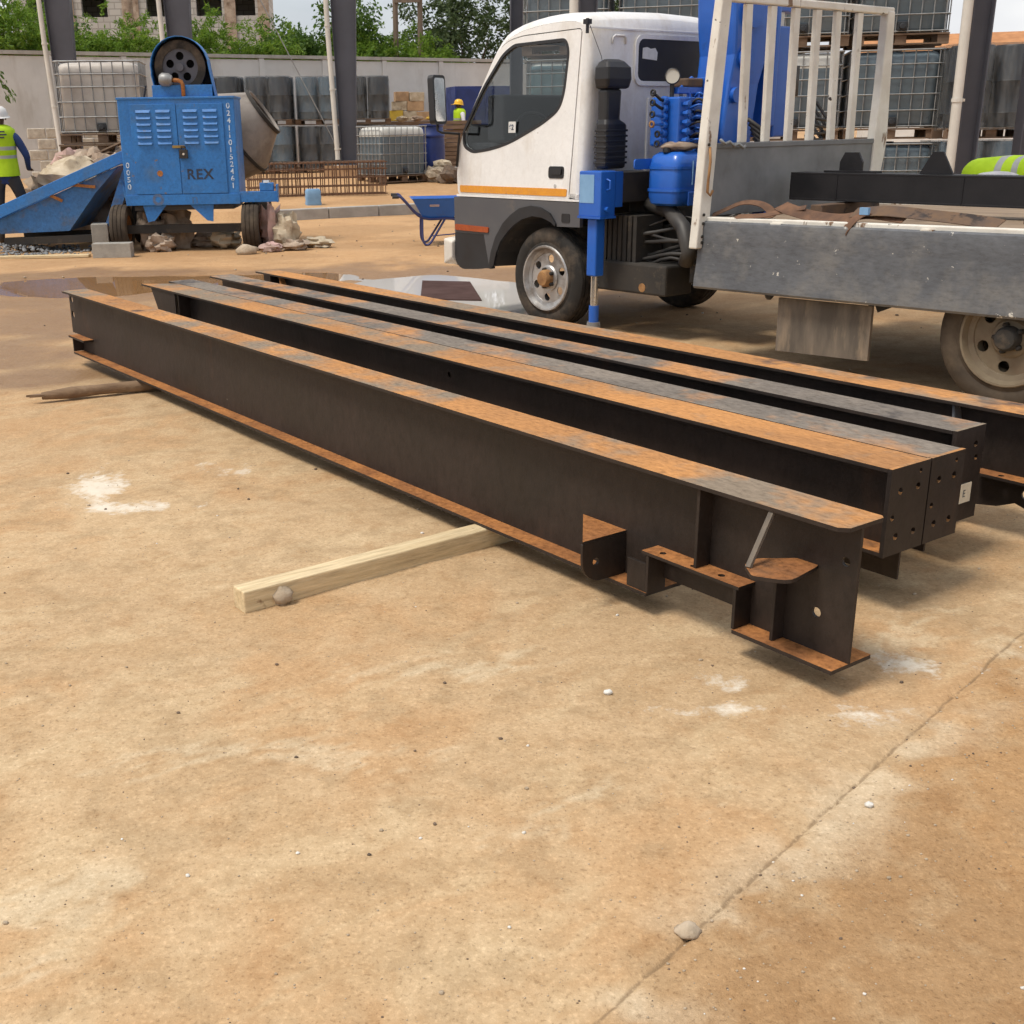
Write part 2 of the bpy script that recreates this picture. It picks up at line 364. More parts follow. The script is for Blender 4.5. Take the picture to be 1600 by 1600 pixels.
mat('barrow_frame', (.03, .04, .16), (.04, .045, .13), scale=5, rough=.5)
mat('drum_steel', (.25, .22, .195), (.18, .155, .135), scale=3, rough=.7, metal=.15, dirt=(.33, .30, .26), damt=(.5, .75), dscale=2.6, bump=.15, bscale=20)
mat('hivis', (.44, .66, .005), (.36, .56, .005), scale=6, rough=.75)
mat('hivis_band', (.38, .39, .37), (.33, .34, .32), rough=.4)
mat('trouser_dark', (.035, .032, .032), (.05, .044, .04), scale=6, rough=.95)
mat('shirt_blue', (.02, .05, .17), (.025, .045, .13), scale=6, rough=.9)
mat('shirt_white', (.62, .62, .64), (.52, .52, .55), scale=6, rough=.9)
mat('skin', (.07, .038, .024), (.09, .05, .03), rough=.6)
mat('helmet_yellow', (.78, .46, .02), (.7, .4, .02), rough=.35)
mat('helmet_white', (.72, .72, .70), (.65, .65, .62), rough=.35)
mat('sack', (.44, .35, .27), (.31, .23, .17), scale=6, rough=.95, bump=.5, bscale=12, dirt=(.18, .12, .08), damt=(.5, .7), dscale=4)
mat('sack_pink', (.52, .34, .31), (.42, .30, .26), scale=6, rough=.95, bump=.5, bscale=12, dirt=(.28, .2, .15), damt=(.5, .7), dscale=4)
mat('sack_cream', (.54, .46, .34), (.40, .32, .22), scale=6, rough=.95, bump=.5, bscale=12, dirt=(.2, .14, .09), damt=(.55, .7), dscale=4)
mat('can_blue', (.22, .40, .62), (.18, .34, .55), scale=8, rough=.5)
mat('gravel', (.26, .27, .28), (.17, .175, .18), scale=9, rough=.95, bump=.4, bscale=30)
mat('letter_white', (.56, .66, .76), (.12, .25, .46), rough=.6, scale=34, ramp=(.48, .66))
mat('letter_dark', (.022, .03, .05), (.02, .09, .25), rough=.6, scale=26, ramp=(.5, .75))
mat('brass', (.4, .28, .08), (.3, .2, .06), rough=.5, metal=.5)
mat('paper', (.68, .62, .48), (.6, .54, .42), scale=30, rough=.8)
mat('roof_orange', (.50, .23, .09), (.38, .17, .07), scale=3, rough=.85)
mat('reflection_brown', (.085, .05, .045), (.065, .038, .034), scale=4, rough=.95, spec=.1)  # brown of the roof reflection in the puddle, painted on a thin sheet
mat('pole_wood', (.21, .155, .115), (.15, .11, .08), scale=2, rough=.95, stretch=(3, 3, .3))
mat('bark', (.12, .085, .06), (.07, .05, .036), scale=6, rough=.95, stretch=(2, 2, .4))
mat('dark_void', (.012, .012, .013), rough=.9)
mat('crate_wood', (.46, .30, .17), (.33, .21, .12), scale=5, rough=.9)
mat('crate_yellow', (.62, .42, .05), (.5, .33, .04), rough=.6)
leafmat('leaf_light', (.27, .38, .05), (.13, .24, .03), .5)
leafmat('leaf_mid', (.15, .24, .045), (.07, .14, .025), .45)
leafmat('leaf_dark', (.11, .15, .055), (.05, .08, .03), .35)
glassmat('cab_glass', (.80, .83, .84))
def filmmat(name):
    m = bpy.data.materials.new(name); m.use_nodes = True
    t = m.node_tree; t.nodes.clear(); N = t.nodes.new; L = t.links.new
    o = N('ShaderNodeOutputMaterial'); tr = N('ShaderNodeBsdfTransparent'); tr.inputs[0].default_value = (.82, .84, .86, 1)
    p = N('ShaderNodeBsdfPrincipled'); p.inputs['Base Color'].default_value = (.25, .26, .26, 1); p.inputs['Roughness'].default_value = .28
    tc = N('ShaderNodeTexCoord'); mp = N('ShaderNodeMapping'); mp.inputs['Scale'].default_value = (5, 5, .9); L(tc.outputs['Object'], mp.inputs[0])
    n = N('ShaderNodeTexNoise'); n.inputs['Scale'].default_value = 2.2; n.inputs['Detail'].default_value = 5; n.inputs['Distortion'].default_value = .8; L(mp.outputs[0], n.inputs[0])
    r = N('ShaderNodeMapRange'); r.inputs[1].default_value = .38; r.inputs[2].default_value = .72; r.inputs[3].default_value = .07; r.inputs[4].default_value = .42; L(n.outputs[0], r.inputs[0])
    bp = N('ShaderNodeBump'); bp.inputs['Strength'].default_value = .5; bp.inputs['Distance'].default_value = .02; L(n.outputs[0], bp.inputs['Height']); L(bp.outputs[0], p.inputs['Normal'])
    mx = N('ShaderNodeMixShader'); L(r.outputs[0], mx.inputs[0]); L(tr.outputs[0], mx.inputs[1]); L(p.outputs[0], mx.inputs[2]); L(mx.outputs[0], o.inputs[0])
    MATS[name] = m
filmmat('film')
def blockmat(name, c1, c2, mortar, sx, sy):
    m = mat(name, c1, c2); t = m.node_tree; b = [n for n in t.nodes if n.type == 'BSDF_PRINCIPLED'][0]
    br = t.nodes.new('ShaderNodeTexBrick'); br.inputs['Color1'].default_value = (*c1, 1); br.inputs['Color2'].default_value = (*c2, 1); br.inputs['Mortar'].default_value = (*mortar, 1)
    br.inputs['Scale'].default_value = 1; br.inputs['Brick Width'].default_value = sx; br.inputs['Row Height'].default_value = sy; br.inputs['Mortar Size'].default_value = .02
    tc = t.nodes.new('ShaderNodeTexCoord'); mp = t.nodes.new('ShaderNodeMapping'); mp.inputs['Rotation'].default_value = (R(90), 0, 0)
    t.links.new(tc.outputs['Object'], mp.inputs[0]); t.links.new(mp.outputs[0], br.inputs[0]); t.links.new(br.outputs[0], b.inputs['Base Color'])
blockmat('block_wall', (.50, .48, .44), (.40, .38, .345), (.30, .28, .25), .45, .225)

# ------------------------------------------------------------------ ground
def vnoise(x, y, f, seed):
    x = x*f + seed*17.13; y = y*f + seed*5.71
    xi = np.floor(x).astype(np.int64); yi = np.floor(y).astype(np.int64); fx = x-xi; fy = y-yi
    fx = fx*fx*(3-2*fx); fy = fy*fy*(3-2*fy)
    def h(a, b):
        k = (a*374761393 + b*668265263 + seed*974711) & 0x7fffffff
        k = ((k ^ (k >> 13)) * 1274126177) & 0x7fffffff
        return ((k ^ (k >> 16)) & 0xffff)/65535.
    return (h(xi, yi)*(1-fx)+h(xi+1, yi)*fx)*(1-fy) + (h(xi, yi+1)*(1-fx)+h(xi+1, yi+1)*fx)*fy
JA = np.array((.24, 1.472)); JB = np.array((1.642, 2.93)); JD = (JB-JA)/np.linalg.norm(JB-JA)   # the joint between two slabs
def joint_d(x, y):
    px, py = x-JA[0], y-JA[1]; return px*JD[1] - py*JD[0]      # >0: right of the joint
PUD = [(-3.3, 11.2, 1.45, .85), (-1.75, 11.6, 1.1, .5), (.05, 10.45, 1.0, 1.35), (.60, 9.4, .75, .85)]
def rise(x, y):
    k = 19.75 + (x+2.3)*.5                                     # kerb line, right of the mixer
    k = np.where(x < -2.3, 19.75 + (-2.3-x)*.05, np.minimum(k, 24.0))
    return np.clip((y-k)/.12, 0, 1)*.12 + np.clip((y-k)/5.5, 0, 1)*.30
def ground_z(x, y):
    x = np.asarray(x, float); y = np.asarray(y, float)
    z = (vnoise(x, y, .8, 1)-.5)*.016 + (vnoise(x, y, 2.6, 2)-.5)*.007
    near = np.clip(1-(y-6)/6, 0, 1)
    z = z + near*((vnoise(x, y, 9, 3)-.5)*.0035 + (vnoise(x, y, 26, 4)-.5)*.0022)
    dj = joint_d(x, y) + (vnoise(x, y, 7, 9)-.5)*.007
    z = z - np.exp(-(dj/.0075)**2)*.011*np.clip(vnoise(x, y, 5, 8)*2.2-.35, .15, 1)
    r = np.clip(dj/.05, 0, 1)*np.clip(1-(y-5)/3, 0, 1)
    z = z + r*((vnoise(x, y, 14, 5)-.5)*.006 + (vnoise(x+y*.6, y*2.2, 11, 6)-.5)*.004)
    for cx, cy, ax, ay in PUD:
        q = ((x-cx)/ax)**2 + ((y-cy)/ay)**2 + (vnoise(x, y, 1.6, 7)-.5)*.9
        z = z - .05*np.clip(1.25-q, 0, 1)
    return z + rise(x, y)
def axis(segs):
    a = []
    for s, e, n in segs: a += list(np.linspace(s, e, n, endpoint=False))
    return np.array(a + [segs[-1][1]])
gx = axis([(-600, -60, 8), (-60, -14, 12), (-14, -5, 40), (-5, -2, 60), (-2, 2.4, 260), (2.4, 6, 50), (6, 14, 30), (14, 60, 12), (60, 600, 8)])
gy = axis([(-300, -10, 6), (-10, .4, 12), (.4, 4.6, 300), (4.6, 9, 110), (9, 18, 110), (18, 26, 70), (26, 60, 20), (60, 900, 10)])
X, Y = np.meshgrid(gx, gy); Z = ground_z(X, Y)
me = bpy.data.meshes.new('ground'); nx, ny = len(gx), len(gy)
V = np.stack([X.ravel(), Y.ravel(), Z.ravel()], 1)
ii = np.arange(nx*ny).reshape(ny, nx)
Fq = np.stack([ii[:-1, :-1].ravel(), ii[:-1, 1:].ravel(), ii[1:, 1:].ravel(), ii[1:, :-1].ravel()], 1)
me.from_pydata(V.tolist(), [], Fq.tolist()); me.polygons.foreach_set('use_smooth', [True]*len(me.polygons))
ground = bpy.data.objects.new('ground', me); col.objects.link(ground); ground['kind'] = 'structure'

# colour of the soil and of the swept cement, kept on the mesh; the material adds the fine grain
def fbm(x, y, f, seed, oct_=4, rg=.55):
    s = 0.; a = 1.; tot = 0.
    for k in range(oct_): s = s + a*vnoise(x, y, f, seed+k*3); tot += a; a *= rg; f *= 2.07
    return s/tot
def ss(v, a, b): q = np.clip((v-a)/(b-a), 0, 1); return q*q*(3-2*q)
def lerp(c, d, f): return c + (np.array(d)-c)*f[..., None]
wx = X + (fbm(X, Y, 2.2, 40)-.5)*.35; wy = Y + (fbm(X, Y, 2.2, 50)-.5)*.35
C = np.zeros(X.shape+(3,)) + np.array((.485, .340, .198))
C = lerp(C, (.53, .38, .225), ss(fbm(wx, wy, .7, 11), .38, .62))
C = lerp(C, (.475, .290, .145), ss(fbm(wx, wy, 1.9, 12, 5, .6), .46, .64)*.65)
C = lerp(C, (.44, .295, .16), ss(fbm(wx, wy, 5.5, 31, 5, .65), .52, .66)*.5)
st_ = (wx*.8+wy*.6); s2_ = (-wx*.6+wy*.8)
C = lerp(C, (.56, .425, .262), ss(fbm(st_*.45, s2_*1.6, 5.0, 13, 6, .65), .53, .70)*.5)
C = lerp(C, (.38, .265, .15), ss(fbm(X, Y, 12, 14), .5, .72)*.5)
djv = joint_d(X, Y); djn = djv + (fbm(X, Y, 3.5, 15)-.5)*.34
side = ss(djn, .0, .15)*np.clip(1-(Y-3.4)/2.1, 0, 1)
S = np.zeros(C.shape) + np.array((.43, .258, .122))
S = lerp(S, (.365, .222, .108), ss(fbm(X, Y, 2.4, 16), .42, .62))
S = lerp(S, (.47, .335, .195), ss(fbm(X, Y, 16, 17), .5, .75)*.5)
C = C + (S-C)*(side*.95)[..., None]
C = lerp(C, (.60, .49, .345), np.clip(1-np.abs(djv-.03)/.15, 0, 1)*ss(fbm(X, Y, 7, 18), .46, .66)*.65)
patch = np.zeros(X.shape)
for (cx, cy, rx, ry) in [(-1.40, 4.48, .17, .40), (-1.12, 4.17, .34, .11), (-.93, 4.66, .18, .17), (.70, 2.67, .115, .10), (1.02, 2.46, .24, .12), (.78, 2.50, .3, .05), (1.22, 2.72, .3, .12)]:
    patch = np.maximum(patch, 1-np.sqrt(((X-cx)/rx)**2 + ((Y-cy)/ry)**2))
cement = (np.clip(patch, 0, 1)*1.0 + (fbm(wx, wy*.55, 8, 19, 5, .7)-.5)*2.6)*np.clip(patch*8, 0, 1)
faint = np.zeros(X.shape)
for (cx, cy, rx, ry) in [(-.75, 1.75, .45, .22), (-1.6, 3.0, .6, .25), (-.45, 2.3, .6, .2), (.35, 2.0, .5, .22), (1.35, 2.9, .4, .3), (.1, 2.75, .5, .2)]:
    faint = np.maximum(faint, 1-np.sqrt(((X-cx)/rx)**2 + ((Y-cy)/ry)**2))
C = lerp(C, (.60, .49, .335), ss(np.clip(faint, 0, 1)*.55 + (fbm(st_*.6, s2_*1.5, 8, 24, 6, .7)-.5)*3.0, .40, .9)*.6*np.clip(faint*3, 0, 1))
wet = np.zeros(X.shape)
for cx, cy, ax, ay in PUD: wet = np.maximum(wet, 1-np.sqrt(((X-cx)/(ax*2.2))**2 + ((Y-cy)/(ay*2.3))**2))
for cx, cy, ax, ay in [(-3.1, 8.9, 1.9, 1.7), (-2.75, 7.5, 1.1, .8), (-2.25, 6.8, .75, .5), (-3.8, 9.8, 1.7, 1.2), (-1.2, 11.9, 2.6, .9), (.3, 11.9, 1.8, .8)]: wet = np.maximum(wet, .75-np.sqrt(((X-cx)/ax)**2 + ((Y-cy)/ay)**2)*.75)
wet = ss(wet + (fbm(X, Y, 1.8, 20, 5, .6)-.5)*.9, .08, .55)*(wet > 0)
far = ss(Y + (fbm(X, Y, .7, 21)-.5)*5, 7.5, 10.5)
Fc = lerp(np.zeros(C.shape) + np.array((.53, .318, .158)), (.42, .245, .118), ss(fbm(X, Y, 1.1, 22), .38, .64))
C = C + (Fc-C)*(far*.75)[..., None]
C = lerp(C, (.255, .15, .075), wet*.88)
# drips of darker damp soil under the beams' far end
at_ = me.attributes.new('soil', 'FLOAT_COLOR', 'POINT')
at_.data.foreach_set('color', np.concatenate([C.reshape(-1, 3), np.clip(side, 0, 1).reshape(-1, 1)], 1).astype(np.float32).ravel())
at3 = me.attributes.new('cement', 'FLOAT', 'POINT'); at3.data.foreach_set('value', cement.astype(np.float32).ravel())
at2 = me.attributes.new('wet', 'FLOAT', 'POINT'); at2.data.foreach_set('value', wet.astype(np.float32).ravel())
gm = bpy.data.materials.new('sandy_ground'); gm.use_nodes = True
t = gm.node_tree; t.nodes.clear(); N = t.nodes.new; L = t.links.new
o = N('ShaderNodeOutputMaterial'); b = N('ShaderNodeBsdfPrincipled'); L(b.outputs[0], o.inputs[0]); b.inputs['Specular IOR Level'].default_value = .25
tc = N('ShaderNodeTexCoord'); P = tc.outputs['Object']
def nz(sc, det, rg=.65):
    n = N('ShaderNodeTexNoise'); n.inputs['Scale'].default_value = sc; n.inputs['Detail'].default_value = det; n.inputs['Roughness'].default_value = rg
    L(P, n.inputs[0]); return n.outputs[0]
def rng(s, a, bb, c=0., d=1.):
    r = N('ShaderNodeMapRange'); r.inputs[1].default_value = a; r.inputs[2].default_value = bb; r.inputs[3].default_value = c; r.inputs[4].default_value = d; L(s, r.inputs[0]); return r.outputs[0]
def mth(op, a, bb):
    x = N('ShaderNodeMath'); x.operation = op
    for i, q in enumerate((a, bb)):
        if isinstance(q, (int, float)): x.inputs[i].default_value = q
        else: L(q, x.inputs[i])
    return x.outputs[0]
def mix(f, A, B, mode='MIX'):
    x = N('ShaderNodeMix'); x.data_type = 'RGBA'; x.blend_type = mode
    if isinstance(f, (int, float)): x.inputs['Factor'].default_value = f
    else: L(f, x.inputs['Factor'])
    for k, q in (('A', A), ('B', B)):
        if isinstance(q, tuple): x.inputs[k].default_value = (*q, 1)
        else: L(q, x.inputs[k])
    return x.outputs['Result']
va = N('ShaderNodeAttribute'); va.attribute_name = 'soil'; wa = N('ShaderNodeAttribute'); wa.attribute_name = 'wet'
fine = nz(38, 5, .75); fine2 = nz(120, 2, .6); mid = nz(8, 6, .72)
c = mix(rng(fine, .38, .72, 0, .75), va.outputs['Color'], mix(1., va.outputs['Color'], (.74, .69, .62), 'MULTIPLY'))
c = mix(rng(fine2, .54, .70, 0, .55), c, mix(1., c, (1.36, 1.38, 1.42), 'MULTIPLY'))
c = mix(rng(fine2, .40, .32, 0, .5), c, mix(1., c, (.5, .46, .42), 'MULTIPLY'))
ca = N('ShaderNodeAttribute'); ca.attribute_name = 'cement'
c = mix(rng(mth('ADD', ca.outputs['Fac'], rng(fine, .25, .75, -.55, .55)), .40, 1.05, 0, .85), c, (.70, .635, .53))
c = mix(rng(mid, .50, .66, 0, .6), c, mix(1., c, (1.10, 1.13, 1.17), 'MULTIPLY'))
c = mix(rng(mid, .47, .34, 0, .6), c, mix(1., c, (.84, .76, .68), 'MULTIPLY'))
sep = N('ShaderNodeSeparateXYZ'); L(P, sep.inputs[0])
dj = mth('SUBTRACT', mth('MULTIPLY', mth('SUBTRACT', sep.outputs[0], float(JA[0])), float(JD[1])), mth('MULTIPLY', mth('SUBTRACT', sep.outputs[1], float(JA[1])), float(JD[0])))
wob = nz(7, 3)
jl = mth('MULTIPLY', rng(mth('ABSOLUTE', mth('ADD', dj, rng(wob, .3, .7, -.004, .004)), 0), .0015, .006, 1, 0), rng(fine, .38, .5))
c = mix(mth('MULTIPLY', jl, .6), c, (.17, .115, .065))
L(c, b.inputs['Base Color'])
rgh = mth('SUBTRACT', .93, mth('MULTIPLY', wa.outputs['Fac'], .45)); L(rgh, b.inputs['Roughness'])
bp = N('ShaderNodeBump'); bp.inputs['Strength'].default_value = .8; bp.inputs['Distance'].default_value = .006
L(mth('MULTIPLY', fine, mth('ADD', .7, mth('MULTIPLY', va.outputs['Alpha'], 1.1))), bp.inputs['Height']); L(bp.outputs[0], b.inputs['Normal'])
me.materials.append(gm)

# puddles: level water lying in the hollows of the ground
wm = bpy.data.materials.new('muddy_water'); wm.use_nodes = True
b = wm.node_tree.nodes['Principled BSDF']; b.inputs['Base Color'].default_value = (.30, .165, .075, 1); b.inputs['Roughness'].default_value = .03; b.inputs['IOR'].default_value = 1.33
t = wm.node_tree; n_ = t.nodes.new('ShaderNodeTexNoise'); n_.inputs['Scale'].default_value = 3; bpn = t.nodes.new('ShaderNodeBump'); bpn.inputs['Strength'].default_value = .012; bpn.inputs['Distance'].default_value = .02
tcn = t.nodes.new('ShaderNodeTexCoord'); t.links.new(tcn.outputs['Object'], n_.inputs[0]); t.links.new(n_.outputs[0], bpn.inputs['Height']); t.links.new(bpn.outputs[0], b.inputs['Normal'])
MATS['muddy_water'] = wm
wm2 = wm.copy(); wm2.name = 'sky_glare_water'; wm2.node_tree.nodes['Principled BSDF'].inputs['Base Color'].default_value = (.66, .63, .60, 1); wm2.node_tree.nodes['Principled BSDF'].inputs['IOR'].default_value = 1.5; MATS['sky_glare_water'] = wm2  # pale sky reflection put into the water's base colour
for k, (x0, x1, y0, y1) in enumerate([(-5.2, -.9, 9.9, 12.5), (-.9, 1.4, 8.3, 11.9)]):
    mb = MB(); mb.add([(x0, y0, -.017), (x1, y0, -.017), (x1, y1, -.017), (x0, y1, -.017)], [(0, 1, 2, 3)])
    pz = mb.build('puddle', ['muddy_water', 'sky_glare_water'][k]); pz['kind'] = 'structure'

# concrete kerb stones behind the wheelbarrow
kx, ky = -2.55, 19.55
ang = math.atan2(.5, 1)
for i in range(4):
    L0 = .92
    mb = MB(); mb.box(0, L0-.012, -.07, .07, -.05, .175)
    k = mb.build('kerb_stone', 'concrete', bevel=.015)
    k.location = (kx + i*L0*math.cos(ang), ky + i*L0*math.sin(ang), 0); k.rotation_euler = (0, 0, ang + random.uniform(-.01, .01))
    tag(k, ['grey concrete kerb stone nearest the concrete mixer', 'grey concrete kerb stone with the pale blue can beside it', 'grey concrete kerb stone, third from the mixer, before the rebar cage', 'grey concrete kerb stone nearest the blue wheelbarrow'][i], 'kerb stone', 'kerb stones before the rebar cage')

# pebbles and crumbs
def pebble(mb, x, y, r, seed, flat=.7):
    z = float(ground_z(x, y)); mb.blob((x, y, z + r*flat*.5), (r, r*random.uniform(.6, 1), r*flat), seed, .3, 1.5, 7, 5)
for (x, y, r, lab, mt, fl) in [(-.471, 3.215, .038, 'round mud caked stone lying against the end of the pale timber', 'stone', .85),
                        (.432, 1.678, .022, 'flat grey stone lying in the joint between the slabs', 'stone', .6),
                        (.427, 2.59, .011, 'white pebble on the sand in front of the front beam', 'stone_white', .6),
                        (.889, 2.059, .009, 'white pebble on the brown sand right of the joint', 'stone_white', .7)]:
    mb = MB(); z = float(ground_z(x, y)); mb.blob((0, 0, r*fl*.75), (r, r*.85, r*fl), int(r*999), .22, 1.7, 14, 10)
    ob = mb.build('stone', mt, smooth=True); ob.location = (x, y, z); tag(ob, lab, 'stone')
rnd = random.Random(3)
mb = MB(); mb2 = MB(); mb3 = MB()
for i in range(300):
    y = .95 + 9*rnd.random()**1.9; x = rnd.uniform(-.9, .75)*(y*.75+.35)
    pebble([mb, mb2, mb3][rnd.choice((0, 0, 0, 0, 1, 1, 2))], x, y, rnd.uniform(.0016, .0045)*(1+y*.12), i)
for i in range(260):                         # grit right of the joint
    a = rnd.uniform(-.4, 2.4); d = abs(rnd.gauss(.0, .22)); x = JA[0]+JD[0]*a+JD[1]*d; y = JA[1]+JD[1]*a-JD[0]*d
    if y > .7: pebble([mb, mb2, mb3][rnd.choice((0, 0, 0, 0, 0, 1, 2))], x, y, rnd.uniform(.0012, .0036), i+900)
gy_ = np.array([.85 + 4.2*rnd.random()**1.5 for i in range(2600)]); gx_ = np.array([rnd.uniform(-.62, .75) for i in range(2600)])*(gy_*.75+.3); gz_ = ground_z(gx_, gy_)
for i in range(2600):                        # fine grit
    r_ = rnd.uniform(.0009, .0022)*(1+.12*gy_[i])
    [mb, mb2, mb, mb3][rnd.choice((0, 0, 1, 2, 2, 0))].blob((gx_[i], gy_[i], gz_[i]+r_*.2), (r_, r_*.8, r_*.6), i, .3, 1.5, 5, 3)
for i in range(120):                         # the yard beyond the beams
    y = rnd.uniform(8, 19); x = rnd.uniform(-4.5, 4)
    pebble([mb, mb2][rnd.choice((0, 1))], x, y, rnd.uniform(.005, .016), i+2000)
for q, nm in ((mb, 'stone'), (mb2, 'stone_dark'), (mb3, 'stone_white')):
    ob = q.build('pebbles', nm, smooth=True); tag(ob, {'stone': 'scattered tan pebbles and crumbs on the sandy ground', 'stone_dark': 'scattered dark crumbs of soil on the sandy ground', 'stone_white': 'scattered pale grit on the sandy ground'}[nm], 'pebbles', kind='stuff')

# ------------------------------------------------------------------ steel beams on the ground
TB = R(124.85); bdir = Vector((math.cos(TB), math.sin(TB), 0)); bn = Vector((math.sin(TB), -math.cos(TB), 0))
def bpos(s_, w_, z_): v = bdir*s_ + bn*w_; return (v.x, v.y, z_)
ST = ['primer', 'rust_top', 'rust_low']; ST_G = ['primer', 'rust_grey', 'rust_low']
def flange(root, name, x0, x1, hw, z0, z1, top=1, pts=None, st=ST):
    mb = MB()
    pts = pts or [(x0, -hw), (x1, -hw), (x1, hw), (x0, hw)]
    mb.plate(pts, [], z1-z0, (0, 0, z1), (1, 0, 0), (0, 1, 0))
    return mb.build(name, st, root, bevel=.002, up_mi=top)
def stiff(root, x, y0, y1, z0, z1, t=.010, name='stiffener'):
    return MB().box(x-t/2, x+t/2, y0, y1, z0, z1).build(name, ST, root, bevel=.0015, up_mi=2)

# front beam: x runs away from the camera, y towards the left
A = empty('steel_beam', bpos(1.53, 2.318, .07), TB, 'rusty black steel beam nearest the camera with a notched and bracketed end', 'steel beam', 'steel beams laid side by side on timbers')
ZT = .378; HW = .080
flange(A, 'top_flange', .0, 5.78, HW, ZT-.011, ZT, pts=[(.012, -HW), (5.72, -HW), (5.72, HW), (0.022, HW), (.0, HW-.02), (.0, -HW+.012)])
web = MB()
out = [(.0, .0115), (.315, .0115), (.315, .045), (.632, .045), (.632, .0115), (5.62, .0115), (5.62, .105), (5.80, .105), (5.80, ZT-.0115), (.0, ZT-.0115)]
web.plate(out, [circ(.105, .115, .0135), circ(.035, .272, .012), circ(5.755, .315, .024), circ(5.755, .22, .024)], .009, (0, .0045, 0), (1, 0, 0), (0, 0, 1))
web.build('web', ST, A)
flange(A, 'bottom_flange', .0, .315, HW, 0, .011, 2)
flange(A, 'bottom_flange', .632, 5.62, HW, 0, .011, 2)
# notch: end plates, shelf with bolt holes
MB().box(.309, .319, .0048, HW-.002, .012, .126).build('notch_plate', ST, A, bevel=.001)
MB().box(.628, .638, .0048, HW-.002, .012, .126).build('notch_plate', ST, A, bevel=.001)
MB().box(.638, .712, HW-.012, HW-.002, .012, .098).build('cover_plate', ST, A, bevel=.001)
s_ = MB(); s_.plate([(.30, .0048), (.655, .0048), (.655, HW), (.30, HW)], [circ(.60, .05, .010), circ(.385, .05, .010), circ(.48, .058, .008)], .009, (0, 0, .136), (1, 0, 0), (0, 1, 0)); s_.build('shelf_plate', ST, A, up_mi=2)
stiff(A, .465, .005, .068, .1365, ZT-.0115)
stiff(A, .205, .005, .056, .0115, .2295)
o_ = MB(); o_.plate(roundpoly([(.170, .0048), (.112, .0048), (.085, .155), (.165, .200), (.226, .155), (.236, .095)], [.001, .02, .03, .01, .01, .01], 3), [], .010, (0, 0, .240), (1, 0, 0), (0, 1, 0)); o_.build('gusset_plate', ST, A, up_mi=2, bevel=.001)
MB().bar((.205, .165, .241), (.219, .070, ZT-.0115), .009, .014, up=(1, 0, 0)).build('brace', ['apron'], A)
c_ = MB(); c_.plate([(.785, .0048), (.785, .188), (.985, .0048)], [], .008, (0, 0, .147), (1, 0, 0), (0, 1, 0)); c_.build('cleat_top', ST, A, up_mi=2)
c_ = MB(); c_.plate(roundpoly([(-.0048, .012), (-.0048, .1385), (-.188, .1385), (-.188, .05), (-.135, .0125)], [.001, .001, .004, .05, .02], 4), [circ(-.135, .075, .012)], .009, (.784, 0, 0), (0, -1, 0), (0, 0, 1)); c_.build('cleat_face', ST, A)
# far end ledge and end plates
MB().box(5.42, 5.70, .0048, HW-.004, .092, .104).build('ledge_plate', ST, A, up_mi=2)
stiff(A, 5.63, .005, HW-.006, .011, .091, name='end_plate')
stiff(A, 5.56, -HW+.006, -.005, .011, ZT-.012)
for x in (2.6, 4.3): stiff(A, x, -HW+.006, -.005, .011, ZT-.012)

# the pair lying flange to flange, and the third and fourth beams
def plain_beam(s0, s1, w0, w1, z0, z1, label, end=True, tip=0., st=ST):
    wc = (w0+w1)/2; hw = (w1-w0)/2
    B = empty('steel_beam', bpos(s0, wc, z0), TB, label, 'steel beam', 'steel beams laid side by side on timbers')
    Ln = s1-s0; h = z1-z0
    x0 = .014 if end else 0
    flange(B, 'top_flange', x0, Ln, hw-.0015, h-.011, h, pts=[(x0, -hw+.0015), (Ln-.0, -hw+.0015), (Ln+tip, hw-.0015), (x0, hw-.0015)], st=st)
    return B, Ln, h, hw, x0
for (w0, w1, lab, s1, sd_) in [(2.765, 2.952, 'rusty steel beam of the touching pair, on the side facing the front beam', 7.12, 1), (2.956, 3.125, 'rusty steel beam of the touching pair, on the side facing the truck', 7.28, 2)]:
    B, Ln, h, hw, x0 = plain_beam(1.763, s1, w0, w1, .185, .445, lab, tip=.16 if sd_ == 1 else 0, st=ST if sd_ == 1 else ST_G)
    MB().plate([(x0, .0115), (Ln-.22, .0115), (Ln-.02, h-.0115), (x0, h-.0115)], [circ(2.2, .17, .012), circ(2.2, .09, .010)] if sd_ == 1 else [], .009, (0, .0045, 0), (1, 0, 0), (0, 0, 1)).build('web', ST, B)
    flange(B, 'bottom_flange', x0, Ln-.22, hw-.006, 0, .011, 2)
    e = MB(); hh = [circ(s*hw*.45, z, .0105, 12) for s in (-1, 1) for z in (.055, .19)] + [circ(-hw*.72, .115, .009, 12), circ(hw*.5, .235, .007, 10)]
    e.plate([(-hw+.001, 0), (hw-.001, 0), (hw-.001, h+.001), (-hw+.001, h+.001)], hh, .013, (0, 0, 0), (0, -1, 0), (0, 0, 1)); e.build('end_plate', ST, B, up_mi=1)
    MB().box(.03, .26, -.045+.06*sd_-.06, -.037+.06*sd_-.06, -.105 if sd_ == 1 else -.045, -.0005).build('hanging_plate', ST, B)
    stiff(B, Ln-.42, .005, hw-.008, .011, h-.012)
    if sd_ == 1: MB().plate([(Ln-.36, .012), (Ln-.15, .012), (Ln+.02, h-.012), (Ln-.36, h-.012)], [], .008, (0, hw-.02, 0), (1, 0, 0), (0, 0, 1)).build('gusset_plate', ST, B)
B, Ln, h, hw, x0 = plain_beam(1.89, 7.36, 3.285, 3.450, .143, .445, 'third steel beam back from the camera, with a paper tag on its end plate', st=ST_G)
MB().plate([(x0, .0115), (Ln-.05, .0115), (Ln-.05, h-.0115), (x0, h-.0115)], [], .009, (0, .0045, 0), (1, 0, 0), (0, 0, 1)).build('web', ST, B)
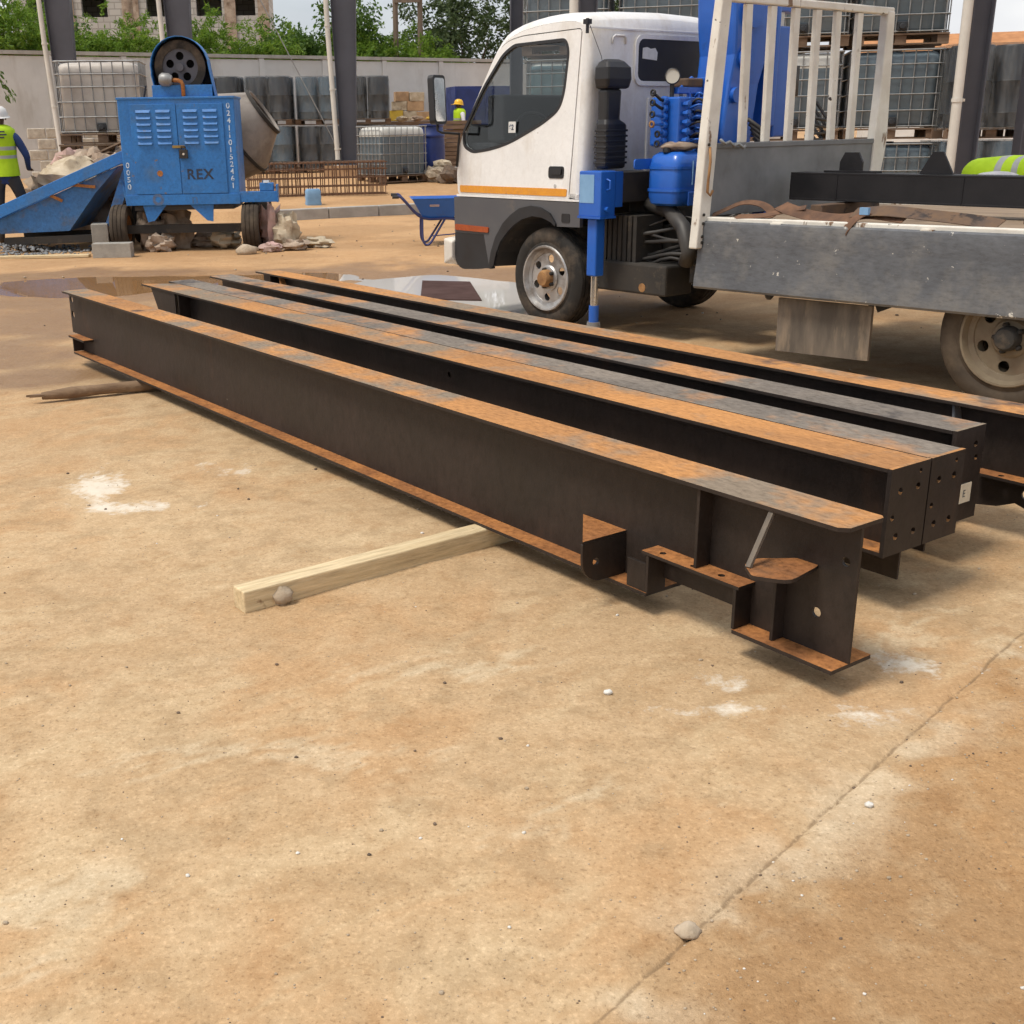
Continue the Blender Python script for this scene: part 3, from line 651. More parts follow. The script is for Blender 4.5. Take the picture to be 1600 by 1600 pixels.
flange(B, 'bottom_flange', x0, Ln-.05, hw-.006, 0, .011, 2)
e = MB(); e.plate([(-hw+.001, -.004), (hw-.001, -.004), (hw-.001, h+.001), (-hw+.001, h+.001)], [circ(.035, .245, .0105, 12), circ(.035, .075, .0105, 12), circ(-.02, .06, .009, 12), circ(.045, .20, .009, 12)], .013, (0, 0, 0), (0, -1, 0), (0, 0, 1)); e.build('end_plate', ST, B, up_mi=1)
tg = MB().box(-.003, -.0006, -.037, .030, .056, .120).build('paper_tag', 'paper', B); tg['label'] = 'cream paper tag with a mark on the end plate'
text_mesh('tag_mark', 'E', .034, 'drop_grey', tg, (-.0036, .010, .076), (0, -1, 0), (0, 0, 1), .0004)
# fourth beam, running out of the frame to the right
B = empty('steel_beam', bpos(1.30, 3.728, .07), TB, 'rearmost steel beam beside the truck, running out of the picture on the right', 'steel beam', 'steel beams laid side by side on timbers')
h = .375; hw = .076; Ln = 6.1
flange(B, 'top_flange', 0, Ln, hw, h-.011, h)
MB().plate([(0, .0115), (.45, .0115), (.60, .055), (.66, .03), (.78, .0115), (Ln, .0115), (Ln, h-.0115), (0, h-.0115)], [circ(.565, .092, .017)], .009, (0, .0045, 0), (1, 0, 0), (0, 0, 1)).build('web', ST, B)
flange(B, 'bottom_flange', .80, Ln, hw-.003, 0, .011, 2); flange(B, 'bottom_flange', 0, .45, hw-.003, 0, .011, 2)
s_ = MB(); s_.plate([(.44, .0048), (.73, .0048), (.73, hw), (.44, hw)], [circ(.64, .05, .010)], .010, (0, 0, .150), (1, 0, 0), (0, 1, 0)); s_.build('shelf_plate', ST, B, up_mi=2)
stiff(B, .50, .005, .068, .150, h-.012); stiff(B, .50, .005, .068, .0115, .139)
MB().bar((.80, .06, .20), (.845, .02, h-.012), .009, .05, up=(0, 1, 0)).build('brace', ['drop_grey'], B)
stiff(B, Ln-.2, .005, hw-.008, .011, h-.012); MB().bar((Ln-.38, .055, .25), (Ln-.30, .03, h-.012), .009, .04, up=(0, 1, 0)).build('brace', ['rust_low'], B)

# timbers the beams rest on
d = Vector((.756, .655, 0)).normalized()
def timber(p, q, wd, ht, label, z0=0, nm='timber_bearer', mt='lumber'):
    p = Vector((*p, 0)); q = Vector((*q, 0)); d = q-p; Ln = d.length
    rt = [(0, -wd/2, z0), (Ln, -wd/2+.002, z0), (Ln, wd/2, z0), (0, wd/2-.003, z0)]
    mb = MB(); n = 10
    rings = []
    for i in range(n+1):
        x = Ln*i/n; a = .0016*math.sin(i*1.9); bb = .0014*math.cos(i*2.3)
        rings.append([(x, -wd/2+a, z0), (x, wd/2+bb, z0), (x, wd/2+a, ht+bb), (x, -wd/2+bb, ht+a)])
    mb.loft(rings)
    ob = mb.build(nm, mt, bevel=.004); ob.location = (p.x, p.y, 0); ob.rotation_euler = (0, 0, math.atan2(d.y, d.x))
    return tag(ob, label, 'timber', 'timbers under the beams')
timber((-.590, 3.165), (1.65, 4.77), .073, .0695, 'new pale square timber sticking out from under the front beam')
pA = bdir*2.45 + bn*2.80; pB = bdir*2.45 + bn*3.82
timber((pA.x, pA.y), (pB.x, pB.y), .07, .0695, 'short timber under the near ends of the rear beams')
for k, (sA, zz) in enumerate([(2.9, .1845), (5.9, .1845)]):
    p = bdir*sA + bn*2.775; q = bdir*sA + bn*3.125
    timber((p.x, p.y), (q.x, q.y), .10, zz, ['short packing block under the near half of the touching beam pair', 'short packing block under the far half of the touching beam pair'][k], nm='packing_block')
    p = bdir*sA + bn*3.30; q = bdir*sA + bn*3.44
    timber((p.x, p.y), (q.x, q.y), .10, .1425, ['short packing block under the near half of the third beam', 'short packing block under the far half of the third beam'][k], nm='packing_block')
# weathered round log under the far end
mb = MB(); pts = []; rr = []
p0 = Vector((-2.11, 6.07, .03)); p1 = Vector((-.2, 6.96, .034))
for i in range(15):
    t_ = i/14; p = p0.lerp(p1, t_); pts.append((p.x - p0.x + .008*math.sin(i*1.3), p.y - p0.y, .034 + .004*math.sin(i*.9))); rr.append((.020 if i == 0 else .031 + .003*math.sin(i*2.1)))
mb.tube(pts, rr, 12); lg = mb.build('log', ['log_wood'], smooth=True, auto=50); lg.location = (p0.x, p0.y, 0)
tag(lg, 'dark weathered round log with a splintered end under the far end of the front beam', 'log')
mb = MB(); mb.plate([(0, -.022), (-.075, -.008), (-.04, .002), (-.09, .014), (0, .022)], [], .012, (.012, 0, .046), (1, .47, 0), (-.47, 1, 0)); mb.build('splinter', 'log_wood', lg)

# ------------------------------------------------------------------ truck: x forward, y to its left (camera side), z up
TH = R(128.0)
T = empty('crane_truck', (.807, 8.251, 0), TH, 'white flatbed truck with a blue loader crane behind its cab', 'truck')
tdir = Vector((math.cos(TH), math.sin(TH), 0)); tleft = Vector((-math.sin(TH), math.cos(TH), 0))
def tw(x, y, z=0): v = Vector((.807, 8.251, 0)) + tdir*x + tleft*y; return Vector((v.x, v.y, z))
def smooth_path(pts, n=6):
    P_ = [Vector(p) for p in pts]; out = []
    for i in range(len(P_)-1):
        p0, p1, p2, p3 = P_[max(i-1, 0)], P_[i], P_[i+1], P_[min(i+2, len(P_)-1)]
        for j in range(n):
            t_ = j/n; out.append(.5*((2*p1) + (-p0+p2)*t_ + (2*p0-5*p1+4*p2-p3)*t_*t_ + (-p0+3*p1-3*p2+p3)*t_**3))
    out.append(P_[-1]); return out
CW = 1.66
def tilt(z): return .045*(z-.885)
prof = [(-.335, .887), (.985, .887), (1.015, .98), (1.012, 1.12), (.985, 1.26), (.93, 1.40), (.60, 1.90), (.50, 1.995), (.34, 2.048), (.10, 2.078), (-.16, 2.082), (-.285, 2.06), (-.335, 1.98)]
prof = roundpoly(prof, [.01, .03, .05, .05, .05, .05, .06, .06, .08, .1, .1, .06, .06], 2)
def offset_in(loop, d):
    out = []; k = len(loop)
    for i in range(k):
        a = Vector(loop[i-1]); p = Vector(loop[i]); b = Vector(loop[(i+1) % k])
        t1 = (p-a); t2 = (b-p)
        n = (t1.normalized() if t1.length > 1e-6 else Vector((0, 0))) + (t2.normalized() if t2.length > 1e-6 else Vector((0, 0))); n.normalize()
        out.append((p.x - n.y*d, p.y + n.x*d))
    return out
def cab_ring(u, d, extra=0.):
    """u: distance in from the left side (0..CW)"""
    lp = offset_in(prof, d); f = math.sin(math.pi*min(max(u/CW, 0), 1))
    ring = []
    for x, z in lp:
        k = (u/CW)*2-1
        y = -u + k*tilt(z)
        zz = z + (.035*f*min(1, max(0, (z-1.9)/.12))); xx = x + .05*f*min(1, max(0, (x-.5)/.4)) - .018*f*min(1, max(0, (-.25-x)/.08))
        ring.append((xx, y, zz))
    return ring
us = [(0, .05), (.012, .024), (.03, .008), (.06, 0), (.2, 0), (.45, 0), (.83, 0), (1.21, 0), (1.46, 0), (1.60, 0), (1.63, .008), (1.648, .024), (CW, .05)]
rings = [cab_ring(*q) for q in us]
k = len(prof)
ws = [i for i in range(k) if prof[i][1] > 1.36 and prof[(i+1) % k][1] < 1.955 and prof[i][0] > .5 and prof[(i+1) % k][1] > prof[i][1]]   # windscreen stretch
mb = MB(); vs = [p for r_ in rings for p in r_]; fs = []
for i in range(len(rings)-1):
    for j in range(k):
        if j in ws and 4 <= i <= len(rings)-6+0 or (j in ws and 3 < i < len(rings)-5): continue
        if j in ws and 3 <= i <= len(rings)-5: continue
        j2 = (j+1) % k; fs.append((i*k+j, (i+1)*k+j, (i+1)*k+j2, i*k+j2))
mb.add(vs, fs); mb.build('cab_shell', 'white_paint', T, smooth=True, auto=38)
# dark headlining inside the shell
rl = [cab_ring(u, .03) for u in (.05, .3, .83, 1.36, CW-.05)]; mb = MB(); vs = [p for r_ in rl for p in r_]; fs = []
for i in range(len(rl)-1):
    for j in range(k):
        if j in ws: continue
        j2 = (j+1) % k; fs.append((i*k+j, i*k+j2, (i+1)*k+j2, (i+1)*k+j))
mb.add(vs, fs); mb.build('cab_lining', 'seat_dark', T)
# windscreen
mb = MB()
lo = ws[0]; hi = (ws[-1]+1) % k
for i in range(3, len(rings)-4):
    a, b_ = rings[i], rings[i+1]
    mb.add([Vector(a[lo])+Vector((-.006, 0, -.004)), Vector(b_[lo])+Vector((-.006, 0, -.004)), Vector(b_[hi])+Vector((-.006, 0, -.004)), Vector(a[hi])+Vector((-.006, 0, -.004))], [(0, 1, 2, 3)])
mb.build('windscreen', 'cab_glass', T)
door_out = roundpoly([(-.222, .905), (.955, .905), (.975, 1.05), (.955, 1.25), (.885, 1.395), (.575, 1.865), (.455, 1.945), (.30, 1.968), (-.268, 1.975)], [.012, .03, .05, .08, .05, .08, .06, .05, .03], 4)
win_out = roundpoly([(.905, 1.345), (.900, 1.252), (.80, 1.212), (.60, 1.232), (.40, 1.275), (.06, 1.405), (-.09, 1.49), (-.128, 1.60), (-.152, 1.85), (-.12, 1.913), (.38, 1.908), (.492, 1.856), (.705, 1.632)], [.02, .04, .04, .08, .1, .08, .06, .05, .04, .03, .03, .05, .08], 4)
gap_out = offset_in(door_out, -.007)
side_outer = offset_in(prof, .05)
for sgn, nm in ((1, 'left'), (-1, 'right')):
    # tilted side plane
    th_ = math.atan(.045)
    if sgn > 0: o, ux, uy = Vector((0, 0, .885)), Vector((-1, 0, 0)), Vector((0, -math.sin(th_), math.cos(th_)))
    else: o, ux, uy = Vector((0, -CW, .885)), Vector((1, 0, 0)), Vector((0, math.sin(th_), math.cos(th_)))
    fl = lambda lp: [(-sgn*x, z-.885) for x, z in lp]
    mb = MB(); mb.plate(fl(side_outer), [fl(gap_out)], .03, o, ux, uy); mb.build('cab_side', 'white_paint', T)
    mb = MB(); nn = ux.cross(uy)
    mb.plate(fl(offset_in(door_out, -.02)), [fl(offset_in(win_out, .015))], .01, o - nn*.032, ux, uy); mb.build('door_lining', 'seat_dark', T)
    mb = MB(); mb.plate(fl(door_out), [fl(win_out)], .028, o + nn*.003, ux, uy); dr = mb.build('door', 'white_paint', T, bevel=.003)
    mb = MB(); mb.plate(fl(offset_in(win_out, -.004)), [fl(offset_in(win_out, .017))], .012, o + nn*.005, ux, uy); mb.build('window_seal', 'black_plastic', dr)
    mb = MB(); mb.plate(fl(offset_in(win_out, .018)), [], .004, o - nn*.008, ux, uy); mb.build('window_pane', 'cab_glass', dr)
    mb = MB(); mb.plate(fl(rrect(-.17, 1.035, -.02, 1.115, .02)), [], .006, o + nn*.0075, ux, uy); mb.build('handle_recess', 'black_plastic', dr)
    mb = MB(); mb.plate(fl(rrect(-.15, 1.06, -.045, 1.105, .012)), [], .010, o + nn*.016, ux, uy); mb.build('door_handle', 'black_plastic', dr, bevel=.003)
    mb = MB(); mb.lathe([(0, .003), (.012, .003), (.012, -.01)], o + ux*(-sgn*-.09) + uy*(.985-.885) + nn*.004, nn, 12); mb.build('door_lock', 'chrome', dr)
    mb = MB(); mb.plate(fl(roundpoly([(-.205, .918), (.93, .918), (.935, .968), (-.208, .968)], .012, 3)), [], .004, o + nn*.0075, ux, uy); rs = mb.build('reflective_strip', 'amber', dr)
    mb = MB(); mb.plate(fl([(.972, .887), (-.335, .887), (-.335, .902), (.972, .902)]), [], .01, o + nn*.006, ux, uy); mb.build('sill_strip', 'white_paint', T)
    # grey lower panel with the wheel arch
    arch = [(-.34, .882), (-.34, .72), (-.12, .715), (-.075, .745), (.02, .775), (.12, .78), (.22, .755), (.30, .715), (.37, .665), (.45, .59), (.50, .50), (.535, .40), (.60, .395), (.66, .62), (1.0, .62), (1.005, .882)]
    mb = MB(); mb.plate(fl(arch), [], .03, o + nn*.004, ux, Vector((0, 0, 1))); mb.build('lower_panel', 'grey_trim', T, bevel=.006)
    # raised arch lip
    lip_o = [(-.12, .73), (-.06, .80), (.04, .838), (.14, .845), (.25, .825), (.345, .775), (.43, .71), (.51, .61), (.56, .50), (.585, .395)]
    lip_i = [(.535, .395), (.50, .50), (.45, .585), (.37, .66), (.30, .71), (.22, .75), (.12, .775), (.02, .77), (-.075, .742), (-.115, .715)]
    mb = MB(); mb.plate(fl(lip_o+lip_i), [], .04, o + nn*.022, ux, Vector((0, 0, 1))); mb.build('arch_lip', 'black_plastic', T, bevel=.006)
    # arch liner behind
    mb = MB(); pts = [(x, z) for x, z in reversed(lip_i)]
    for a, b_ in zip(pts[:-1], pts[1:]):
        mb.add([o + ux*(-sgn*a[0]) + Vector((0, 0, a[1]-.885)) - nn*.0, o + ux*(-sgn*b_[0]) + Vector((0, 0, b_[1]-.885)), o + ux*(-sgn*b_[0]) + Vector((0, 0, b_[1]-.885)) - nn*.36, o + ux*(-sgn*a[0]) + Vector((0, 0, a[1]-.885)) - nn*.36], [(0, 1, 2, 3)])
    mb.build('wheel_arch_liner', 'dark_chassis', T)
    # lower black corner and indicator
    mb = MB(); mb.plate(fl(roundpoly([(.595, .62), (.565, .37), (.62, .375), (.72, .36), (.93, .345), (1.005, .40), (1.0, .62)], [.01, .02, .02, .05, .05, .05, .01], 3)), [], .03, o + nn*.002, ux, Vector((0, 0, 1))); mb.build('corner_panel', 'black_plastic', T, bevel=.006)
    mb = MB(); mb.plate(fl(roundpoly([(.60, .635), (.985, .637), (.985, .682), (.60, .675)], .012, 3)), [], .01, o + nn*.014, ux, Vector((0, 0, 1))); mb.build('side_indicator', 'orange_lens', T, bevel=.003)
    mb = MB(); mb.plate(fl(rrect(-.245, .745, -.165, .805, .012)), [], .006, o + nn*.0075, ux, Vector((0, 0, 1))); mb.build('filler_recess', 'black_plastic', T)
# white sticker in the side window
st = MB(); st.plate([(-.035, -.035), (.04, -.035), (.04, .04), (-.035, .04)], [], .001, (.375, -.0165, 1.372), (-1, 0, 0), (0, -.04, 1)); sk = st.build('window_sticker', 'sticker_white', T)
st = MB(); 
for i in range(3): st.box(.36-.0, .362, 0, 0, 0, 0)
text_mesh('sticker_mark', '62', .05, 'letter_dark', sk, (.405, -.0155, 1.357), (-1, 0, 0), (0, -.04, 1), .0003, .002)
# front: nose panel, bumper, lamps (seen from other sides)
MB().box(.90, 1.0, -CW+.01, -.01, .60, .885).build('front_panel', 'grey_trim', T, bevel=.02)
bp_ = MB(); 
for y0 in (0,):
    ringb = []
    for i in range(13):
        u = i/12; y = -.044 - u*(CW-.088); xb = 1.10 + .03*math.sin(math.pi*u)
        ringb.append([(xb-.06, y, .365), (xb, y, .375), (xb+.012, y, .47), (xb, y, .575), (xb-.06, y, .585)])
    bp_.loft(ringb)
bp_.build('front_bumper', 'white_old', T, smooth=True, auto=35)
for sgn_ in (1, -1):
    yo_ = .028 if sgn_ > 0 else -CW-.028
    rb_ = [[(x, yo_, .372+.03*k_), (x, yo_, .57-.012*k_), (x, yo_-sgn_*.07, .575), (x, yo_-sgn_*.07, .368)] for k_, x in enumerate((1.112, 1.05, 1.0095))]
    MB().loft(rb_).build('bumper_corner', 'white_old', T, bevel=.012)
for y in (-.22, -CW+.22):
    MB().lathe([(0, .02), (.09, .02), (.10, .0), (.10, -.04)], (1.0, y, .74), (1, 0, 0), 20).build('headlight', 'chrome', T, smooth=True, auto=40)
# rear window, groove trim and vent on the back wall
bx = -.356
mb = MB(); mb.plate(rrect(.49, 1.655, 1.26, 1.925, .05), [], .01, (bx-.004, 0, 0), (0, -1, 0), (0, 0, 1)); rw = mb.build('rear_window', 'black_plastic', T, bevel=.002)
mb = MB(); mb.plate(rrect(.465, 1.628, 1.285, 1.95, .065), [rrect(.492, 1.657, 1.258, 1.923, .05)], .016, (bx-.008, 0, 0), (0, -1, 0), (0, 0, 1)); mb.build('rear_window_frame', 'white_paint', T, bevel=.005)
mb = MB(); mb.plate([(.535, 1.80), (.68, 1.79), (.684, 1.84), (.66, 1.868), (.615, 1.862), (.58, 1.872), (.536, 1.866)], [], .002, (bx-.0062, 0, 0), (0, -1, 0), (0, 0, 1)); mb.build('torn_sticker', 'sticker_white', rw)
mb = MB(); mb.plate(rrect(.02, 1.972, CW-.06, 1.982, .004), [], .012, (bx+.002, -.02, 0), (0, -1, 0), (0, 0, 1)); mb.build('roof_gutter', 'white_paint', T, bevel=.003)
mb = MB(); mb.tube([(-.352, -.25, 1.885), (-.356, -.25, 1.925), (-.356, -.27, 1.937), (-.356, -.36, 1.937), (-.356, -.375, 1.925), (-.352, -.375, 1.885)], .007, 6); mb.build('vent_bead', 'white_paint', T, smooth=True)
for y in (-.62, -1.0, -1.4): MB().box(-.362, -.345, y-.012, y+.012, .93, 1.55).build('back_rib', 'white_paint', T, bevel=.006)
mb = MB(); mb.box(-.33, -.37, .005, -.035, 1.995, 2.025); mb.box(-.345, -.36, -.005, -.02, 1.94, 2.03); mb.build('cab_latch', 'black_plastic', T)
mb = MB(); mb.tube([(-.36, -.02, 2.0), (-.40, -.10, 1.80), (-.42, -.13, 1.60), (-.43, -.14, 1.40)], .0022, 5); mb.build('cord', 'hose', T)
# interior
mb = MB(); mb.box(-.30, .92, -CW+.06, -.06, .905, .95); mb.box(.62, .93, -CW+.08, -.08, .95, 1.27); mb.box(.56, .74, -CW+.10, -.10, 1.27, 1.60); mb.build('dashboard', 'seat_dark', T, bevel=.02)
for y in (-.36, -1.28):
    mb = MB(); mb.box(-.12, .34, y-.22, y+.22, .95, 1.16); mb.bar((-.15, y, 1.12), (-.25, y, 1.60), .46, .12, up=(1, 0, 0)); mb.box(-.285, -.20, y-.12, y+.12, 1.62, 1.80); mb.build('seat', 'seat_dark', T, bevel=.03)
mb = MB(); mb.tube([(.50+.09*math.cos(a)*.5, -.36+.19*math.sin(a), 1.33+.19*math.cos(a)*.75) for a in [2*math.pi*i/20 for i in range(20)]], .014, 6, closed=True); mb.tube([(.50, -.36, 1.33), (.70, -.36, 1.18)], .02, 8); mb.build('steering_wheel', 'black_plastic', T, smooth=True)
# wing mirrors
for sgn in (1, -1):
    y = .17 if sgn > 0 else -CW-.17
    mb = MB(); fr_ = rrect(-.085, -.17, .085, .17, .03)
    ux = Vector((0, -sgn, 0)) if sgn > 0 else Vector((0, 1, 0)); ux = Vector((.35, -1, 0)).normalized() if sgn > 0 else Vector((-.35, -1, 0)).normalized()
    mb.plate(fr_, [], .045, (.955, y, 1.575), ux, (.06, 0, 1)); mi_ = mb.build('wing_mirror', 'black_plastic', T, bevel=.015)
    mb = MB(); mb.plate(rrect(-.068, -.15, .068, .15, .02), [], .003, (.9515, y, 1.575), ux, (.06, 0, 1)); mb.build('mirror_glass', 'chrome', mi_)
    ye = 0 if sgn > 0 else -CW
    mb = MB(); mb.tube([(.985, y, 1.46), (.985, y, 1.36), (.96, y-sgn*.02, 1.345), (.94, ye, 1.335), (.95, ye-sgn*.0, 1.27), (.975, ye, 1.10)], .0095, 7); mb.build('mirror_arm', 'black_plastic', T, smooth=True)

# wheels
def wheel(nm, x, y, z, r, wd, face, rim_m, hub_m, tyre_m='tyre', rr=.63, holes=6):
    """face=+1: outer face towards +y"""
    e = bpy.data.objects.new(nm, None); col.objects.link(e); e.parent = T; e.location = (x, y, z); e.empty_display_size = .05
    ax = (0, face, 0); R_ = r; ri = r*rr
    pf = [(ri, -.012), (ri+.012, -.004), (ri+.03, -.012), (R_*.80, -.002), (R_*.93, -.014), (R_*.985, -.03), (R_, -.05)]
    for g in (.28, .5, .72): pf += [(R_, -wd*g+.006), (R_-.008, -wd*g+.005), (R_-.008, -wd*g-.005), (R_, -wd*g-.006)]
    pf += [(R_, -wd+.05), (R_*.985, -wd+.03), (R_*.93, -wd+.014), (R_*.80, -wd+.002), (ri, -wd+.012)]
    MB().lathe(pf, (0, 0, 0), ax, 48).build('tyre', tyre_m, e, smooth=True, auto=35)
    rp_ = [(ri+.010, -.005), (ri+.004, .004), (ri-.006, .003), (ri-.012, -.012), (ri-.02, -.03), (ri-.045, -.036), (ri-.05, -.045)]
    rim = MB(); rim.lathe(rp_ + [(ri-.06, -.10), (ri+.008, -wd*.9)], (0, 0, 0), ax, 40); rm = rim.build('rim', rim_m, e, smooth=True, auto=35)
    # dished disc with hand holes
    a = Vector((1, 0, 0)); u2 = Vector((0, 0, 1)) if face < 0 else Vector((0, 0, 1))
    if face > 0: a = Vector((-1, 0, 0))
    r2 = ri-.045; hl = [circ(r2*.78*math.cos(t_), r2*.78*math.sin(t_), .029, 12, .029) for t_ in [2*math.pi*i/holes+.4 for i in range(holes)]]
    d_ = MB(); d_.plate(circ(0, 0, r2+.004, 36), hl, .008, (0, -.042*face, 0), a, u2); d_.build('disc', rim_m, rm)
    MB().lathe([(r2*.50, -.06), (r2*.52, -.035), (r2*.46, -.026), (r2*.2, -.024), (0, -.024)], (0, 0, 0), ax, 28).build('disc_boss', rim_m, rm, smooth=True, auto=35)
    MB().lathe([(.062, -.03), (.060, .012), (.048, .03), (.0, .034)], (0, 0, 0), ax, 20).build('hub_cap', hub_m, e, smooth=True, auto=35)
    for i in range(5):
        t_ = 2*math.pi*i/5; MB().lathe([(.014, -.03), (.014, -.004), (.008, .004), (0, .004)], (r2*.36*math.cos(t_), 0, r2*.36*math.sin(t_)), ax, 6).build('wheel_nut', 'dark_chassis', rm)
    return e
wheel('wheel', .02, -.02, .347, .352, .20, 1, 'rim_silver', 'hub_rust')
wheel('wheel', .02, -CW+.02, .347, .352, .20, -1, 'rim_silver', 'hub_rust')
wheel('wheel', -3.36, .10, .350, .362, .20, 1, 'rim_cream', 'dark_chassis', 'tyre_dusty', rr=.64)
wheel('wheel', -3.36, -.125, .350, .362, .20, 1, 'rim_cream', 'dark_chassis', 'tyre_dusty')
wheel('wheel', -3.36, -CW-.10, .350, .362, .20, -1, 'rim_cream', 'dark_chassis', 'tyre_dusty')
wheel('wheel', -3.36, -CW+.125, .350, .362, .20, -1, 'rim_cream', 'dark_chassis', 'tyre_dusty')
# chassis
for y in (-.48, -1.18): MB().box(-4.6, .9, y-.035, y+.035, .55, .73).build('chassis_rail', 'dark_chassis', T, bevel=.006)
for x in (-4.5, -2.6, -1.9, -.9): MB().box(x-.04, x+.04, -1.14, -.52, .58, .70).build('cross_member', 'dark_chassis', T)
mb = MB(); mb.tube([(-3.36, .0, .36), (-3.36, -1.66, .36)], .055, 12); mb.blob((-3.36, -.83, .37), (.19, .17, .19), 1, .05); mb.build('rear_axle', 'dark_chassis', T, smooth=True)
mb = MB(); mb.tube([(.02, -.15, .34), (.02, -1.5, .34)], .045, 10); mb.build('front_axle', 'dark_chassis', T, smooth=True)
mb = MB(); mb.box(-.75, .35, -1.15, -.52, .42, .86); mb.box(-1.15, -.75, -1.02, -.66, .46, .74); mb.tube([(-1.1, -.84, .58), (-3.25, -.83, .45)], .045, 10); mb.build('gearbox', 'dark_chassis', T, bevel=.02)
for i in range(7): MB().box(-.42-.045*i-.015, -.42-.045*i+.015, -.42, -.16, .45+.01*(i % 2), .80).build('engine_fin', 'dark_chassis', T)
mb = MB()
for i in range(9):
    z = .50+.035*i+random.uniform(-.03, .03); q = lambda: random.uniform(-.05, .05); mb.tube(smooth_path([(-.36, -.22+q(), z), (-.62, -.24+q(), z-.05+q()), (-.95, -.28+q(), z+q()), (-1.2, -.34+q(), z+q()), (-1.35, -.4, z+.04+q())], 4), random.uniform(.007, .016), 6)
mb.build('hydraulic_hoses', 'hose', T, smooth=True)
mb = MB(); mb.tube([(-.60, -.40, .86), (-.86, -.30, .84), (-1.05, -.22, .74), (-1.14, -.18, .60), (-1.1, -.2, .52)], .05, 10); mb.build('air_hose', 'hose', T, smooth=True)
mb = MB(); mb.box(-1.0, -.36, -.40, -.13, .30, .50); mb.build('battery_box', 'dark_chassis', T, bevel=.015)
mb = MB(); mb.box(-1.42, -1.05, -.62, -.30, .38, .66); mb.box(-1.40, -1.30, -.30, -.28, .50, .56); mb.build('toolbox', 'dark_chassis', T, bevel=.01)
mb = MB(); mb.lathe([(0, 0), (.17, 0), (.18, .02), (.18, .58), (.17, .60), (0, .60)], (-1.1, -1.25, .52), (-1, 0, 0), 20); mb.build('fuel_tank', 'dark_chassis', T, smooth=True, auto=40)
mb = MB(); mb.plate(circ(0, 0, .03, 10), [], .01, (-.80, -.128, .345), (-1, 0, 0), (0, 0, 1)); mb.build('grease_cap', 'hub_rust', T)
for s in (-3.36-.42, -3.36+.42):
    pass
MB().box(-3.95, -3.93, -.30, .10, .22, .70).build('mud_flap', 'tyre', T)
for y in (-.35, -1.31):
    mb = MB(); mb.tube([(-3.95, y, .66), (-3.65, y, .52), (-3.36, y, .46), (-3.05, y, .52), (-2.75, y, .66)], .035, 6); mb.build('leaf_spring', 'dark_chassis', T)

# snorkel intake behind the cab
mb = MB(); rr_ = []
for z, x0, x1, y0, y1 in ((1.10, -.50, -.40, -.262, -.058), (1.38, -.50, -.40, -.262, -.058), (1.41, -.49, -.405, -.205, -.068), (1.60, -.49, -.405, -.215, -.065)):
    rr_.append([(x0, y0, z), (x1, y0, z), (x1, y1, z), (x0, y1, z)])
mb.loft(rr_); sn = mb.build('air_intake', 'black_plastic', T, bevel=.02)
for i in range(7): MB().box(-.503, -.397, -.265, -.055, 1.13+.034*i, 1.144+.034*i).build('intake_rib', 'black_plastic', sn, bevel=.003)
mb = MB(); rr_ = []
for z, g in ((1.60, .0), (1.66, .012), (1.73, .008), (1.765, -.02), (1.782, -.055)): rr_.append([(-.508-g, -.262-g, z), (-.392+g*.2, -.262-g, z), (-.392+g*.2, -.052+g, z), (-.508-g, -.052+g, z)])
mb.loft(rr_); mb.build('intake_hood', 'black_plastic', sn, bevel=.025)

# outrigger
mb = MB(); mb.box(-.595, -.405, -.40, -.061, .885, 1.080); ob_ = mb.build('outrigger_beam', 'dark_chassis', T, bevel=.006)
MB().box(-.60, -.40, -.06, .08, .80, 1.092).build('outrigger_head', 'crane_blue', ob_, bevel=.008)
MB().box(-.605, -.395, -.065, .085, .79, .805).build('head_flange', 'crane_blue', ob_)
MB().box(-.598, -.42, -.13, -.0605, .86, 1.085).build('side_gusset', 'crane_blue', ob_)
mb = MB(); mb.plate([(0, 0), (.13, 0), (.13, .18), (0, .18)], [], .003, (-.41, .0825, .89), (-1, 0, 0), (0, 0, 1)); mb.build('sight_plate', 'can_blue', ob_)
mb = MB(); mb.tube([(-.605, .03, .97), (-.635, .03, .98), (-.635, .03, 1.03), (-.605, .03, 1.04)], .007, 6); mb.build('pull_handle', 'crane_blue', ob_)
mb = MB(); mb.lathe([(.016, 0), (.016, .03), (0, .03)], (-.598, .03, .85), (-1, 0, 0), 8); mb.build('lock_pin', 'crane_blue', ob_)
lg_ = MB().box(-.54, -.455, -.035, .05, .41, .79).build('outrigger_leg', 'crane_blue', T, bevel=.010)
MB().tube([(-.497, .008, .41), (-.497, .008, .20)], .026, 16).build('leg_rod', 'chrome', lg_, smooth=True, auto=40)
MB().tube([(-.497, .008, .21), (-.497, .008, .10)], .034, 16).build('rod_collar', 'crane_blue', lg_, smooth=True, auto=40)
MB().lathe([(0, .10), (.045, .10), (.05, .03), (.085, .02), (.09, .0), (0, 0)], (-.497, .008, 0), (0, 0, 1), 18).build('foot_pad', 'cage_steel', lg_, smooth=True, auto=35)
MB().box(-.70, -.40, -1.50, -.41, .80, 1.06).build('crane_base', 'dark_chassis', T, bevel=.01)
MB().box(-.62, -.40, -1.85, -1.50, .885, 1.085).build('outrigger_beam', 'crane_blue', T, bevel=.006)
MB().box(-.575, -.455, -1.83, -1.71, .41, .80).build('outrigger_leg', 'crane_blue', T, bevel=.01)
